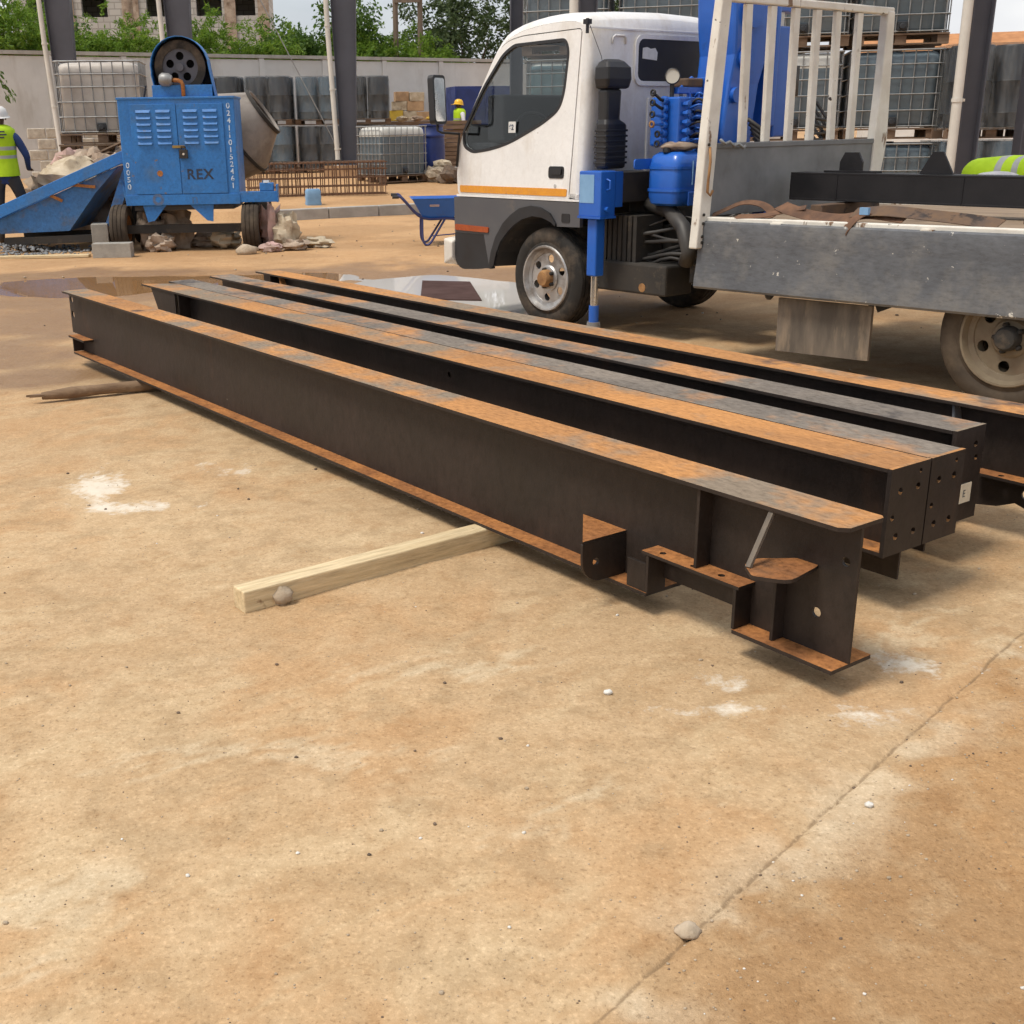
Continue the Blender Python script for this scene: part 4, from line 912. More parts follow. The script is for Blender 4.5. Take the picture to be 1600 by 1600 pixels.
# control bank
vb = MB(); vb.box(-.90, -.66, -.40, -.30, 1.24, 1.54); vb.box(-.88, -.70, -.66, -.62, 1.22, 1.56)
vb = vb.build('valve_block', 'crane_blue', T, bevel=.012)
for i in range(6):
    z = 1.27+.05*i
    mb = MB(); mb.box(-.90, -.72, -.62, -.40, z-.017, z+.017); mb.tube([(-.80, -.29, z), (-.80, -.255, z)], .026, 10); mb.build('valve_spool', 'crane_blue', vb, bevel=.006)
    mb = MB(); ye = -.165 if i > 1 else -.22; ze = 1.255+.06*i + (.01 if i > 3 else 0)
    mb.tube([(-.80, -.26, z), (-.80, -.235, z+.004), (-.80, ye-.0, ze)], [.012, .010, .008], 6); lv = mb.build('control_lever', 'crane_blue' if i < 4 else 'black_plastic', T, smooth=True)
    mb = MB(); mb.tube([(-.80+.017*math.cos(a), ye+.004, ze+.017*math.sin(a)) for a in [2*math.pi*j/12 for j in range(12)]], .007, 6, closed=True); mb.build('lever_knob', 'hub_rust' if i == 2 else 'black_plastic', lv, smooth=True)
MB().tube([(-.80, -.44, 1.47), (-.80, -.61, 1.47)], .058, 18).build('pump_cylinder', 'crane_blue', vb, smooth=True, auto=40)
mb = MB(); mb.tube([(-.80, -.34, 1.54), (-.80, -.34, 1.62)], .014, 8); mb.build('gauge_stem', 'black_plastic', T)
mb = MB(); mb.lathe([(0, -.03), (.045, -.03), (.05, -.02), (.05, .018), (.044, .024)], (-.80, -.34, 1.665), (-.62, .78, 0), 20); gg = mb.build('pressure_gauge', 'black_plastic', T, smooth=True, auto=35)
MB().lathe([(0, .019), (.044, .019), (.044, .01)], (-.80, -.34, 1.665), (-.62, .78, 0), 20).build('gauge_dial', 'gauge_face', gg)
mb = MB(); mb.box(-.84, -.78, -.60, -.36, 1.56, 1.60); mb.box(-.86, -.70, -.72, -.60, 1.53, 1.66); mb.tube([(-.80, -.40, 1.58), (-.78, -.55, 1.66), (-.80, -.66, 1.58)], .013, 6); mb.build('pipework', 'crane_blue', vb, bevel=.008)
mb = MB(); mb.box(-.84, -.72, -.60, -.44, 1.60, 1.655); mb.build('relief_valve', 'leather', vb, bevel=.012)
mb = MB()
for i in range(7): mb.tube([(-.86, -.66, 1.28+.04*i), (-.88, -.76, 1.30+.03*i), (-.84, -.86, 1.18+.02*i), (-.8, -.95, 1.05)], .013, 6)
for i in range(6): mb.tube([(-.98, -.90-.02*i, 1.40-.03*i), (-1.05, -1.0, 1.32-.03*i), (-1.08, -1.05-.02*i, 1.18), (-1.0, -1.0, 1.05)], .014, 6)
mb.build('hydraulic_hoses', 'hose', T, smooth=True)
# oil tank with rag, fender plate
mb = MB(); mb.loft([[(x-.87, y-.34, z) for x, y in rrect(-a, -b_, a, b_, .05, 4)] for z, a, b_ in ((.87, .10, .11), (.885, .12, .135), (.93, .13, .145), (1.13, .13, .145), (1.18, .12, .13), (1.205, .09, .10))]); tk = mb.build('oil_tank', 'crane_blue', T, smooth=True, auto=45)
for z in (.96, 1.10): MB().loft([[(x-.87, y-.34, z+h_) for x, y in rrect(-.136, -.151, .136, .151, .052, 4)] for h_ in (0, .018)]).build('tank_band', 'crane_blue', tk)
MB().box(-1.015, -.998, -.40, -.30, .87, .96).build('tank_bracket', 'crane_blue', tk, bevel=.006)
MB().lathe([(.028, 0), (.028, .03), (.02, .04), (0, .04)], (-.87, -.24, 1.203), (0, 0, 1), 12).build('filler_cap', 'black_plastic', tk, smooth=True, auto=40)
rc = random.Random(11)
for i in range(9):
    z = 1.26+.035*i; x0 = -.91; mb = MB(); mb.tube(smooth_path([(x0, -.40-.02*(i % 3), z), (x0-.05-.02*rc.random(), -.42, z+.02), (x0-.06-.03*rc.random(), -.50-.04*rc.random(), z-.03), (x0-.02, -.60, z-.06), (-.86, -.68, z-.10)], 4), .008, 6); mb.build('hydraulic_hose', 'hose' if i % 2 else 'crane_blue', T, smooth=True)
for i in range(5):
    MB().lathe([(.016, 0), (.016, .03), (.022, .03), (.022, .045), (0, .05)], (-.902, -.345, 1.275+.055*i), (-1, 0, 0), 6).build('valve_cap', 'crane_blue', T)
    MB().lathe([(.013, 0), (.013, .05), (0, .055)], (-.80-.03*(i % 2), -.43-.045*i, 1.525), (0, 0, 1), 8).build('bleed_screw', 'crane_blue' if i % 2 else 'cage_steel', T)
mb = MB(); mb.blob((-.87, -.36, 1.235), (.10, .15, .032), 5, .35, 3, 14, 8); rg_ = mb.build('oily_rag', 'sack', tk, smooth=True)
mb = MB(); mb.plate(rrect(.06, 1.10, .28, 1.165, .02), [], .012, (-.76, 0, 0), (0, -1, 0), (0, 0, 1)); mb.build('control_shelf', 'crane_blue', T, bevel=.003)
mb = MB(); mb.tube([(-1.012, -.33, 1.0), (-1.013, -.33, 1.15)], .004, 5); mb.build('sight_glass', 'can_blue', tk)
# slewing column, boom cylinder
mb = MB(); ring = []
for z, hx, y0, y1 in ((1.04, .15, -1.02, -.70), (1.30, .15, -1.02, -.70), (1.62, .14, -1.08, -.76), (1.80, .15, -1.14, -.79), (1.98, .16, -1.22, -.77), (2.25, .16, -1.24, -.75), (2.60, .14, -1.20, -.78)):
    ring.append([(-.78-hx, y0, z), (-.78+hx, y0, z), (-.78+hx, y1, z), (-.78-hx, y1, z)])
mb.loft(ring); cl = mb.build('slew_column', 'crane_blue', T, bevel=.02)
mb = MB(); mb.tube([(-.92, -.90, 1.78), (-.95, -.90, 1.78)], .075, 16); mb.build('pivot_pin', 'crane_blue', cl, smooth=True, auto=40); MB().tube([(-.90, -.82, 1.55), (-.95, -.82, 1.55)], .05, 14).build('pivot_pin', 'crane_blue', cl, smooth=True, auto=40); MB().tube([(-.93, -.92, 2.05), (-.975, -.92, 2.05)], .09, 16).build('pivot_pin', 'crane_blue', cl, smooth=True, auto=40)
mb = MB(); mb.box(-.92, -.72, -1.44, -1.26, 1.28, 1.99); mb.build('boom_section', 'crane_blue', T, bevel=.012)
mb = MB(); mb.box(-.94, -.70, -1.25, -1.20, 1.35, 2.5); mb.box(-.90, -.74, -1.50, -1.20, 2.08, 2.30); mb.build('boom_bracket', 'crane_blue', T, bevel=.012)
mb = MB(); mb.box(-.88, -.76, -1.36, -1.28, 1.99, 2.3); mb.build('boom_rod', 'gauge_face', T)
mb = MB(); mb.tube([(-.82, -1.10, 2.55), (-.82, -1.34, 2.30)], .07, 12); mb.box(-2.4, -.6, -1.30, -1.10, 2.50, 2.78); mb.build('folded_boom', 'crane_blue', T, bevel=.02)
mb = MB()
for i in range(5): mb.tube([(-1.0, -1.50-.01*i, 1.18+.05*i), (-1.05, -1.56, 1.2+.05*i), (-1.06, -1.62-.02*i, 1.22+.04*i), (-.95, -1.66, 1.3+.06*i)], .012, 6)
mb.box(-.85, -.75, -1.62, -1.50, 1.55, 1.75); mb.build('hose_bundle', 'hose', T, smooth=True)

# ------- flat bed, raked slightly up to the rear
def rk(x, z): return z + .0130*(-1.48-x)
BX0, BX1 = -1.46, -4.75; BY0, BY1 = .115, -1.70
mb = MB(); mb.add([(BX0, BY0-.03, rk(BX0, .80)), (BX1, BY0-.03, rk(BX1, .80)), (BX1, BY1+.03, rk(BX1, .80)), (BX0, BY1+.03, rk(BX0, .80)), (BX0, BY0-.03, rk(BX0, .836)), (BX1, BY0-.03, rk(BX1, .836)), (BX1, BY1+.03, rk(BX1, .836)), (BX0, BY1+.03, rk(BX0, .836))],
                  [(0, 1, 2, 3), (7, 6, 5, 4), (0, 4, 5, 1), (1, 5, 6, 2), (2, 6, 7, 3), (3, 7, 4, 0)]); 
bed = mb.build('bed_floor', 'bed_wood', T)
for i, x in enumerate((-1.7, -2.3, -2.9, -3.5, -4.1, -4.6)): MB().box(x-.03, x+.03, BY1+.06, BY0-.06, .735, rk(x, .798)).build('cross_bearer', 'dark_chassis', bed)
for y, nm in ((BY0, 1), (BY1, -1)):
    mb = MB(); yo = y; yi = y-.055*nm
    for a, b_ in ((BX0, BX1),):
        mb.add([(a, yo, rk(a, .775)), (b_, yo, rk(b_, .775)), (b_, yi, rk(b_, .775)), (a, yi, rk(a, .775)), (a, yo, rk(a, .846)), (b_, yo, rk(b_, .846)), (b_, yi, rk(b_, .846)), (a, yi, rk(a, .846))],
               [(0, 1, 2, 3), (7, 6, 5, 4), (0, 4, 5, 1), (1, 5, 6, 2), (2, 6, 7, 3), (3, 7, 4, 0)] if nm > 0 else [(3, 2, 1, 0), (4, 5, 6, 7), (1, 5, 4, 0), (2, 6, 5, 1), (3, 7, 6, 2), (0, 4, 7, 3)])
    mb.build('side_rail', 'white_old', T, bevel=.006)
# hanging drop side on the camera side, pressed with shallow swages
def dropside(sg):
    y0 = BY0+.012 if sg > 0 else BY1-.012
    rings = []
    for x in (-1.475, -1.49, -3.0, -4.73, -4.745):
        ring = []
        d_ = .006 if x in (-1.475, -4.745) else 0
        for q, z in ((0, .825), (.014, .815), (.020, .79), (.020, .70), (.020, .69), (.030, .60), (.030, .59), (.048, .475), (.050, .445), (.040, .432), (.02, .436), (-.004, .60), (-.006, .82)):
            ring.append((x, y0+sg*(q-d_*.5), rk(x, z)))
        rings.append(ring)
    mb = MB(); mb.loft(rings if sg < 0 else rings)
    return mb.build('drop_side', 'drop_grey', T, smooth=True, auto=30)
ds = dropside(1); dropside(-1)
for x in (-2.0, -2.9, -3.8, -4.5): MB().box(x-.035, x+.035, BY0-.002, BY0+.018, rk(x, .80), rk(x, .828)).build('hinge', 'white_old', ds)
mb = MB()
for x in (-2.22, -2.30, -2.34, -2.36, -2.40): mb.box(x-.018, x+.012, BY0+.0335, BY0+.0345, rk(x, .672), rk(x, .688))
# under-bed hardware
mb = MB(); mb.add([(-2.03, .09, .42), (-2.62, .09, .43), (-2.62, .085, .135), (-2.03, .085, .115), (-2.03, .07, .42), (-2.62, .07, .43), (-2.62, .065, .135), (-2.03, .065, .115)], [(0, 3, 2, 1), (4, 5, 6, 7), (0, 1, 5, 4), (1, 2, 6, 5), (2, 3, 7, 6), (3, 0, 4, 7)]); mb.build('side_guard', 'apron', T)
mb = MB(); mb.bar((-2.05, .075, .44), (-2.05, -.40, .60), .03, .03); mb.bar((-2.6, .075, .44), (-2.6, -.40, .60), .03, .03); mb.bar((-2.62, .05, .42), (-2.9, -.1, .56), .05, .05); mb.build('guard_bracket', 'dark_chassis', T)
mb = MB(); mb.blob((-1.96, .085, .43), (.03, .02, .03), 3, .1); mb.build('side_marker', 'black_plastic', T, smooth=True)
# headboard
hx = -1.475
HB = MB(); HB.box(hx-.016, hx+.016, BY1+.03, BY0-.02, .848, 1.245); hb = HB.build('headboard', 'head_grey', T, bevel=.003)
MB().box(hx-.024, hx+.024, BY1+.03, BY0-.02, 1.232, 1.262).build('headboard_rail', 'head_grey', hb, bevel=.004)
mb = MB(); rg2 = []
for z, y, hw_ in ((.665, .155, .045), (.85, .135, .050), (1.26, .110, .053), (1.65, .078, .050), (2.05, .040, .043), (2.30, .015, .04)):
    rg2.append([(hx-.03, y-hw_, z), (hx+.03, y-hw_, z), (hx+.03, y+hw_, z), (hx-.03, y+hw_, z)])
mb.loft(rg2); lp = mb.build('corner_post', 'white_old', T, bevel=.008)
mb = MB(); mb.tube([(hx-.035, .13, 1.24), (hx-.06, .15, 1.16), (hx-.06, .16, 1.06), (hx-.05, .15, .99), (hx-.06, .135, .97), (hx-.065, .12, 1.0)], .008, 6); mb.build('lashing_hook', 'hub_rust', lp, smooth=True)
mb = MB()
for z in (.70, .735, .81, .86, 1.255): mb.lathe([(.009, 0), (.009, .008), (0, .008)], (hx-.03, .155-(z-.7)*.03, z), (-1, 0, 0), 8)
mb.build('bolt_heads', 'dark_chassis', lp)
tops = [-.185, -.415, -.645, -.865, -1.075, -1.315]; bots = [-.205, -.43, -.66, -.885, -1.115, -1.335]
for a, b_ in zip(bots, tops):
    mb = MB(); mb.bar((hx, a, 1.262), (hx, b_, 2.025), .058, .030, up=(1, 0, 0)); mb.build('headboard_bar', 'white_old', hb, bevel=.004)
mb = MB(); rg2 = []
for z, y, hw_ in ((.848, BY1+.075, .045), (1.26, -1.66, .075), (1.6, -1.655, .055), (2.05, -1.64, .040)): rg2.append([(hx-.03, y-hw_, z), (hx+.03, y-hw_, z), (hx+.03, y+hw_, z), (hx-.03, y+hw_, z)])
mb.loft(rg2); mb.build('corner_post', 'white_old', T, bevel=.008)
mb = MB(); mb.bar((hx, .02, 2.05), (hx, -1.68, 2.05), .05, .045); mb.build('top_rail', 'white_old', hb, bevel=.008)
mb = MB()
ch = []
for i in range(9): ch.append((hx-.05-.01*math.sin(i*2), .06-.03*i, 1.27+.012*math.cos(i*2.2)-(.004*i)))
mb.tube(ch, .009, 6); mb.build('chain', 'cage_steel', hb, smooth=True)

# ------- load: black fabricated beam with lifting lugs
zb = lambda x: rk(x, .836)
LBm = empty('load_beam', tw(-1.60, -.62, rk(-2.5, .906)), TH + math.pi - .005, 'black painted steel beam with lifting lugs lying on the truck bed', 'steel beam')
mb = MB(); mb.box(0, 3.0, -.074, -.062, .012, .150); mb.build('web', 'black_steel', LBm)
MB().box(0, 3.0, -.075, .075, 0, .012).build('bottom_flange', 'black_steel', LBm, bevel=.002)
MB().box(0, 3.0, -.075, .075, .150, .162).build('top_flange', 'black_steel', LBm, bevel=.002)
MB().box(0, .012, -.075, .075, .0125, .1495).build('end_plate', 'black_steel', LBm)
for x in (.32, 1.1, 1.9): MB().box(x, x+.010, -.0775, -.0745, .0125, .1495).build('stiffener', 'black_steel', LBm)
for x, kk in ((.36, 0), (.90, 1)):
    o8 = [(-.075, 0), (.075, 0), (.075, .06), (.045, .115), (-.045, .115), (-.075, .06)] if kk == 0 else [(-.10, 0), (.10, 0), (.03, .12), (-.03, .12)]
    mb = MB(); mb.plate(o8, [], .014, (x, 0, .1625), (1, 0, 0), (0, 0, 1)); mb.build('lifting_lug', 'black_steel', LBm)
mb = MB(); mb.box(.2, .55, -.03, .03, .1625, .174); mb.build('pad_plate', 'black_steel', LBm)
for i, x in enumerate((-1.95, -3.2)):
    p = tw(x, -.62, rk(x, .8365)); b2 = MB().box(-.04, .04, -.30, .30, 0, .068).build('dunnage_block', 'leather', bevel=.005); b2.location = p; b2.rotation_euler = (0, 0, TH)
    tag(b2, ['dark packing timber under the front end of the black beam on the truck', 'dark packing timber under the rear of the black beam on the truck'][i], 'timber', 'packing timbers on the truck bed')
# straps lying on the edge of the bed
def ribbon(pts, wd, ups, th=.004):
    mb = MB(); rings = []
    P_ = [Vector(p) for p in pts]
    for i, p in enumerate(P_):
        d_ = (P_[min(i+1, len(P_)-1)] - P_[max(i-1, 0)]).normalized(); u = Vector(ups[i % len(ups)]).normalized(); s = d_.cross(u).normalized(); u = s.cross(d_)
        rings.append([p-s*wd/2, p+s*wd/2, p+s*wd/2+u*th, p-s*wd/2+u*th])
    mb.loft(rings); return mb
def bedp(x, y, dz): return (x, y, rk(x, .838)+dz)
st1 = smooth_path([bedp(-1.50, .06, .012), bedp(-1.58, .03, .05), bedp(-1.68, 0, .088), bedp(-1.80, -.02, .075), bedp(-1.88, 0, .02), bedp(-1.80, .06, .012), bedp(-1.70, .09, .012), bedp(-1.86, .08, .022), bedp(-2.02, .03, .055), bedp(-2.10, .0, .07)])
s1 = ribbon(st1, .05, [(0, .5, 1)]).build('webbing_strap', 'strap_rust', smooth=True, auto=50)
st2 = smooth_path([bedp(-1.92, -.02, .075), bedp(-2.02, .04, .06), bedp(-2.15, .03, .03), bedp(-2.35, .05, .020), bedp(-2.50, .0, .045), bedp(-2.72, .02, .03)])
s2 = ribbon(st2, .085, [(0, .6, 1)]).build('webbing_strap', 'strap_rust', smooth=True, auto=50)
st3 = smooth_path([bedp(-2.56, -.05, .06), bedp(-2.50, .05, .05), bedp(-2.47, .10, .02), bedp(-2.45, .128, -.02), bedp(-2.44, .13, -.05)])
s3 = ribbon(st3, .06, [(0, .4, 1)]).build('webbing_strap', 'strap_rust', smooth=True, auto=50)
st4 = smooth_path([bedp(-2.40, .0, .05), bedp(-2.6, .02, .065), bedp(-2.82, 0, .05), bedp(-3.05, -.02, .03), bedp(-3.2, .0, .012)])
s4 = ribbon(st4, .09, [(0, .6, 1)]).build('webbing_strap', 'leather', smooth=True, auto=50)
bl = MB().box(-2.53, -2.48, .055, .075, rk(-2.5, .885), rk(-2.5, .922)).build('tape_mark', 'can_blue', s3)
for s_o, lab in zip((s1, s2, s3, s4), ('brown webbing strap looped up against the grey headboard of the truck', 'brown folded strap lying along the edge of the truck bed', 'brown strap end with blue tape hanging over the truck bed edge', 'dark strap lying under the black beam on the truck bed')):
    s_o.location = (.807, 8.251, 0); s_o.rotation_euler = (0, 0, TH); tag(s_o, lab, 'strap', 'straps on the truck bed')

# ------------------------------------------------------------------ containers
def gz(x, y): return float(ground_z(x, y))
def rbox_ring(hx_, hy_, r, z, n=4): return [(x, y, z) for x, y in rrect(-hx_, -hy_, hx_, hy_, r, n)]
def ibc(tank_m, top_m, level, seed=0):
    """1.2 x 1.0 x 1.16 m caged container with its parts, at the origin"""
    e = empty('bulk_container', (0, 0, 0))
    mb = MB()
    for y in (-.44, -.22, 0, .22, .44): mb.box(-.59, .59, y-.05, y+.05, .115, .135)
    for y in (-.42, 0, .42):
        mb.box(-.59, .59, y-.05, y+.05, 0, .018)
        for x in (-.52, 0, .52): mb.box(x-.07, x+.07, y-.05, y+.05, .018, .113)
    mb.build('pallet', 'pallet_wood', e)
    mb = MB(); zs = [.145, .16, .20, .145+level*.90-.002, .145+level*.90, .95, 1.03, 1.075, 1.09]; ins = [.06, .02, 0, 0, 0, 0, .01, .05, .12]
    rings = [rbox_ring(.555-i, .455-i, .11, z) for z, i in zip(zs, ins)]
    mb.loft(rings, cap=True)
    n = len(rings[0]); tk = mb
    for i in range(len(rings)-1):
        if zs[i] >= .145+level*.90-.001:
            for j in range(n): mb.m[i*n+j] = 1
    mb.m[-1] = 1
    t_ = mb.build('tank', [tank_m, top_m], e, smooth=True, auto=50)
    MB().lathe([(.11, 0), (.11, .035), (.095, .045), (0, .045)], (0, 0, 1.085), (0, 0, 1), 16).build('lid', 'ibc_black', t_, smooth=True, auto=40)
    mb = MB(); mb.box(-.06, .06, -.50, -.44, .17, .28); mb.tube([(0, -.47, .22), (0, -.54, .22)], .04, 10); mb.build('outlet_valve', 'ibc_black', e, bevel=.01)
    mb = MB(); r = .0085
    for k_, z in enumerate((.16, .36, .56, .76, .93, 1.10)): mb.tube([(x, y, z) for x, y, _ in rbox_ring(.585, .485, .06, z, 2)], r if k_ < 5 else .012, 4, closed=True)
    for sx in (-1, 1):
        for i in range(7): y = -.42+.14*i; mb.tube([(sx*.578, y, .14), (sx*.578, y, 1.10)], r, 4)
    for sy in (-1, 1):
        for i in range(8): x = -.52+.1486*i; mb.tube([(x, sy*.478, .14), (x, sy*.478, 1.10)], r, 4)
    cg = mb.build('cage', 'cage_steel', e); cg['kind'] = 'stuff'
    return e
PI_ = {'blue': ibc('ibc_blue', 'ibc_clear', .84), 'dark': ibc('ibc_blue', 'ibc_blue', .9), 'teal': ibc('ibc_teal', 'ibc_clear', .93), 'white': ibc('ibc_white', 'ibc_white', .9)}
used = set()
def place(protos, key, loc, rz, label, cat, group):
    if key in used: o = copy_tree(protos[key])
    else: o = protos[key]; used.add(key)
    o.location = loc; o.rotation_euler = (0, 0, rz); tag(o, label, cat, group); return o
# one on stacked pallets behind the mixer
stand = empty('pallet_stack', (-4.72, 17.75, 0), .12, 'stack of wooden pallets under the white caged container', 'pallet stack')
for i in range(9):
    mb = MB()
    for y in (-.46, -.23, 0, .23, .46): mb.box(-.60, .60, y-.05, y+.05, .115, .138)
    for y in (-.42, 0, .42):
        mb.box(-.6, .6, y-.05, y+.05, 0, .018)
        for x in (-.52, 0, .52): mb.box(x-.07, x+.07, y-.05, y+.05, .019, .114)
    mb.build('pallet', 'pallet_wood', stand, loc=(random.uniform(-.02, .02), 0, .141*i))
place(PI_, 'white', (-4.72, 17.75, 1.275), .12, 'dusty white caged bulk container standing behind the blue concrete mixer', 'bulk container', 'caged bulk containers')
place(PI_, 'blue', (-.78, 25.2, gz(-.78, 25.2)), .62, 'single caged container of bluish liquid beside the blue drum, right of the central column', 'bulk container', 'caged bulk containers')
# stacked row behind the truck
cols_ = [(1.95, 17.35), (3.15, 17.05), (4.36, 16.75), (5.55, 16.45), (6.50, 17.9)]
kinds = [['blue', 'teal', 'blue'], ['blue', 'dark', 'dark'], ['dark', 'teal', 'blue'], ['blue', 'blue', 'dark'], ['dark', 'dark', 'dark']]
names = ['the stack seen through the cab window', 'the stack behind the cab rear', 'the stack behind the crane column', 'the stack seen through the white headboard bars', 'the stack right of the headboard, beside the wrapped pallets']
cols_ = [(2.02, 17.35), (3.27, 17.05), (4.98, 16.6), (6.24, 16.45)]; del kinds[2], names[2]
for c_i, (x, y) in enumerate(cols_):
    for t_i in range(3):
        place(PI_, kinds[c_i][t_i], (x+random.uniform(-.03, .03), y, gz(x, y)*0 + t_i*1.165), -.22+random.uniform(-.03, .03), ['bottom', 'middle', 'top'][t_i] + ' caged liquid container of ' + names[c_i], 'bulk container', 'caged bulk containers')

def wrapped(dark='drum_dark', h=1.0, seed=0, wd=.56, seam=True):
    e = empty('wrapped_pallet', (0, 0, 0)); rn = random.Random(seed)
    mb = MB()
    for y in (-.46, -.23, 0, .23, .46): mb.box(-.58, .58, y-.05, y+.05, .11, .13)
    for y in (-.42, 0, .42):
        mb.box(-.58, .58, y-.05, y+.05, 0, .018)
        for x in (-.51, 0, .51): mb.box(x-.07, x+.07, y-.05, y+.05, .018, .109)
    mb.build('pallet', 'pallet_wood', e)
    for x in (-.275, .275):
        for y in (-.275, .275):
            mb = MB(); mb.lathe([(0, .135), (.25, .135), (.265, .15), (.265, .30), (.272, .31), (.265, .32), (.265, .135+h*.55), (.272, .145+h*.55), (.265, .155+h*.55), (.265, .10+h), (.25, .12+h), (0, .12+h)], (x, y, 0), (0, 0, 1), 18); mb.build('drum', dark, e, smooth=True, auto=40)
    mb = MB(); rings = []
    for i in range(9):
        z = .10+(h+.04)*i/8; ring = []
        for j, (x, y) in enumerate(rrect(-wd, -wd, wd, wd, .22, 5)):
            k_ = 1+.018*mnoise.noise(Vector((x*4+seed*3, y*4, z*2.5)))+(.0 if i < 8 else -.03); ring.append((x*k_, y*k_, z))
        rings.append(ring)
    mb.loft(rings, cap=False); n = len(rings[0])
    mb.add(rings[-1], [tuple(range(n))])
    mb.build('shrink_film', 'film', e, smooth=True, auto=60)
    return e
PW = {'a': wrapped(seed=1), 'b': wrapped('ibc_black', seed=2), 'c': wrapped('ibc_blue', seed=4)}
pos = []
for i, x in enumerate((-5.15, -3.95, -2.75, -1.55)):
    for t_ in range(2):
        y = 30.2+.30*i; z = gz(x, y)+t_*1.16
        if i == 3 and t_ == 0: pass
        place(PW, ['a', 'c', 'a', 'b'][i] if t_ == 0 else ['b', 'a', 'c', 'b'][i], (x, y, z), .05*i-.1, ['lower', 'upper'][t_] + ' shrink wrapped pallet of dark drums ' + ['behind the drum of the concrete mixer', 'just right of the concrete mixer drum', 'left of the central steel column', 'right of the central steel column'][i], 'wrapped pallet', 'shrink wrapped pallets by the wall')
for i, (x, y) in enumerate(((7.20, 15.9), (8.36, 15.75), (9.5, 15.6))):
    for t_ in range(2):
        place(PW, ['a', 'c', 'a'][i] if t_ else ['c', 'a', 'c'][i], (x, y, t_*1.16), .02-.06*i, ['lower', 'upper'][t_] + ' grey wrapped pallet of drums ' + ['left of the right hand steel column', 'right of the right hand steel column', 'at the right edge of the picture'][i], 'wrapped pallet', 'shrink wrapped pallets behind the truck')

# ------------------------------------------------------------------ steel columns with downpipes
def column(x, y, z0, label, w0=.30, w1=.66, ztop=6.2, pipe=-1, skew=0.):
    e = empty('steel_column', (x, y, z0), 0, label, 'column', 'steel columns of the open shed')
    H_ = ztop-z0
    f = lambda z: (w0+(w1-w0)*min(1, z/4.2))/2
    mb = MB(); mb.plate([(-f(0), .02), (f(0), .02), (f(H_), H_), (-f(H_), H_)], [], .012, (0, -.006, 0), (1, 0, 0), (0, 0, 1)); mb.build('web', 'column_grey', e)
    for s in (-1, 1):
        mb = MB(); mb.add([(s*f(0), -.10, .02), (s*f(0), .10, .02), (s*f(H_), .10, H_), (s*f(H_), -.10, H_), (s*(f(0)+.014), -.10, .02), (s*(f(0)+.014), .10, .02), (s*(f(H_)+.014), .10, H_), (s*(f(H_)+.014), -.10, H_)], [(0, 1, 2, 3), (7, 6, 5, 4), (0, 4, 5, 1), (1, 5, 6, 2), (2, 6, 7, 3), (3, 7, 4, 0)]); mb.build('flange', 'column_grey', e)
    MB().box(-w0/2-.08, w0/2+.08, -.16, .16, 0, .02).build('base_plate', 'column_grey', e)
    if pipe:
        mb = MB(); xo = lambda z: pipe*(f(z)+.085)
        mb.tube([(xo(.25)-pipe*-.0, -.13, .12), (xo(.3), -.12, .25), (xo(H_*.5), -.12, H_*.5), (xo(H_), -.12, H_)], .055, 12); dp = mb.build('downpipe', 'downpipe', e, smooth=True, auto=40)
        for z in (.35, 1.6, 2.9, 4.2):
            mb = MB(); mb.tube([(xo(z), -.12, z-.02), (xo(z), -.12, z+.02)], .064, 12); mb.box(min(xo(z), pipe*f(z)), max(xo(z), pipe*f(z)), -.13, -.11, z-.015, z+.015); mb.build('pipe_clip', 'downpipe', dp)
    return e
column(-8.02, 27.2, gz(-8, 27), 'grey tapered steel column with downpipe behind the white container, farthest left')
column(-5.43, 27.2, gz(-5.4, 27), 'grey tapered steel column with downpipe rising behind the mixer flywheel')
column(-1.80, 27.0, .68, 'grey tapered steel column with downpipe standing on a boxed plinth, centre left')
pl = MB().box(-.36, .36, -.30, .30, -.32, -.001).build('plinth', 'concrete', bpy.data.objects['steel_column.002'])
for y in (-.32,): MB().box(-.55, .38, y-.02, y+.02, -.31, .0).build('form_board', 'crate_wood', pl)
column(6.24, 14.0, 0, 'grey steel column with cream downpipe standing behind the truck bed', w0=.20, w1=.24, ztop=5.6)
column(7.12, 14.3, 0, 'dark steel column cut off by the right edge of the picture', w0=.2, w1=.26, ztop=5.6, pipe=0)
column(1.46, 20.2, gz(1.46, 20.2), 'slim dark steel column behind the front of the cab roof', w0=.16, w1=.20, ztop=6, pipe=0)
column(1.98, 15.3, 0, 'steel column with pale downpipe rising behind the middle of the cab roof', w0=.16, w1=.22, ztop=5.6)

# stay cable slanting down to the left of the central column
mb = MB(); mb.tube([(-3.95, 27.6, 4.75), (-2.2, 27.3, 1.3), (-2.05, 27.3, .9)], .012, 5); cb = mb.build('stay_cable', 'cage_steel'); tag(cb, 'thin grey stay cable slanting down left of the central column', 'cable')

# ------------------------------------------------------------------ boundary wall
wa_, wb_ = Vector((-12.6, 28.5, 0)), Vector((14.6, 44.2, 0)); wl = (wb_-wa_).length; wd_ = (wb_-wa_).normalized()
WALL = empty('boundary_wall', (wa_.x, wa_.y, .38), math.atan2(wd_.y, wd_.x), 'long whitish panelled boundary wall across the back of the yard', 'wall')
np_ = int(wl/1.87)
pm = None
for i in range(np_):
    if pm is None:
        p_ = MB().box(.07, 1.80, -.05, .05, 0, 2.90).build('panel', 'wall_white', WALL); q_ = MB().box(-.07, .07, -.085, .06, 0, 2.93).build('post', 'wall_white', WALL); k_ = MB().box(-.085, 1.785, -.11, .09, 2.935, 3.02).build('coping', 'wall_cap', WALL); pm = (p_, q_, k_)
    else:
        for s in pm:
            c_ = s.copy(); col.objects.link(c_); c_.parent = WALL; c_.location = (1.87*i, 0, 0)
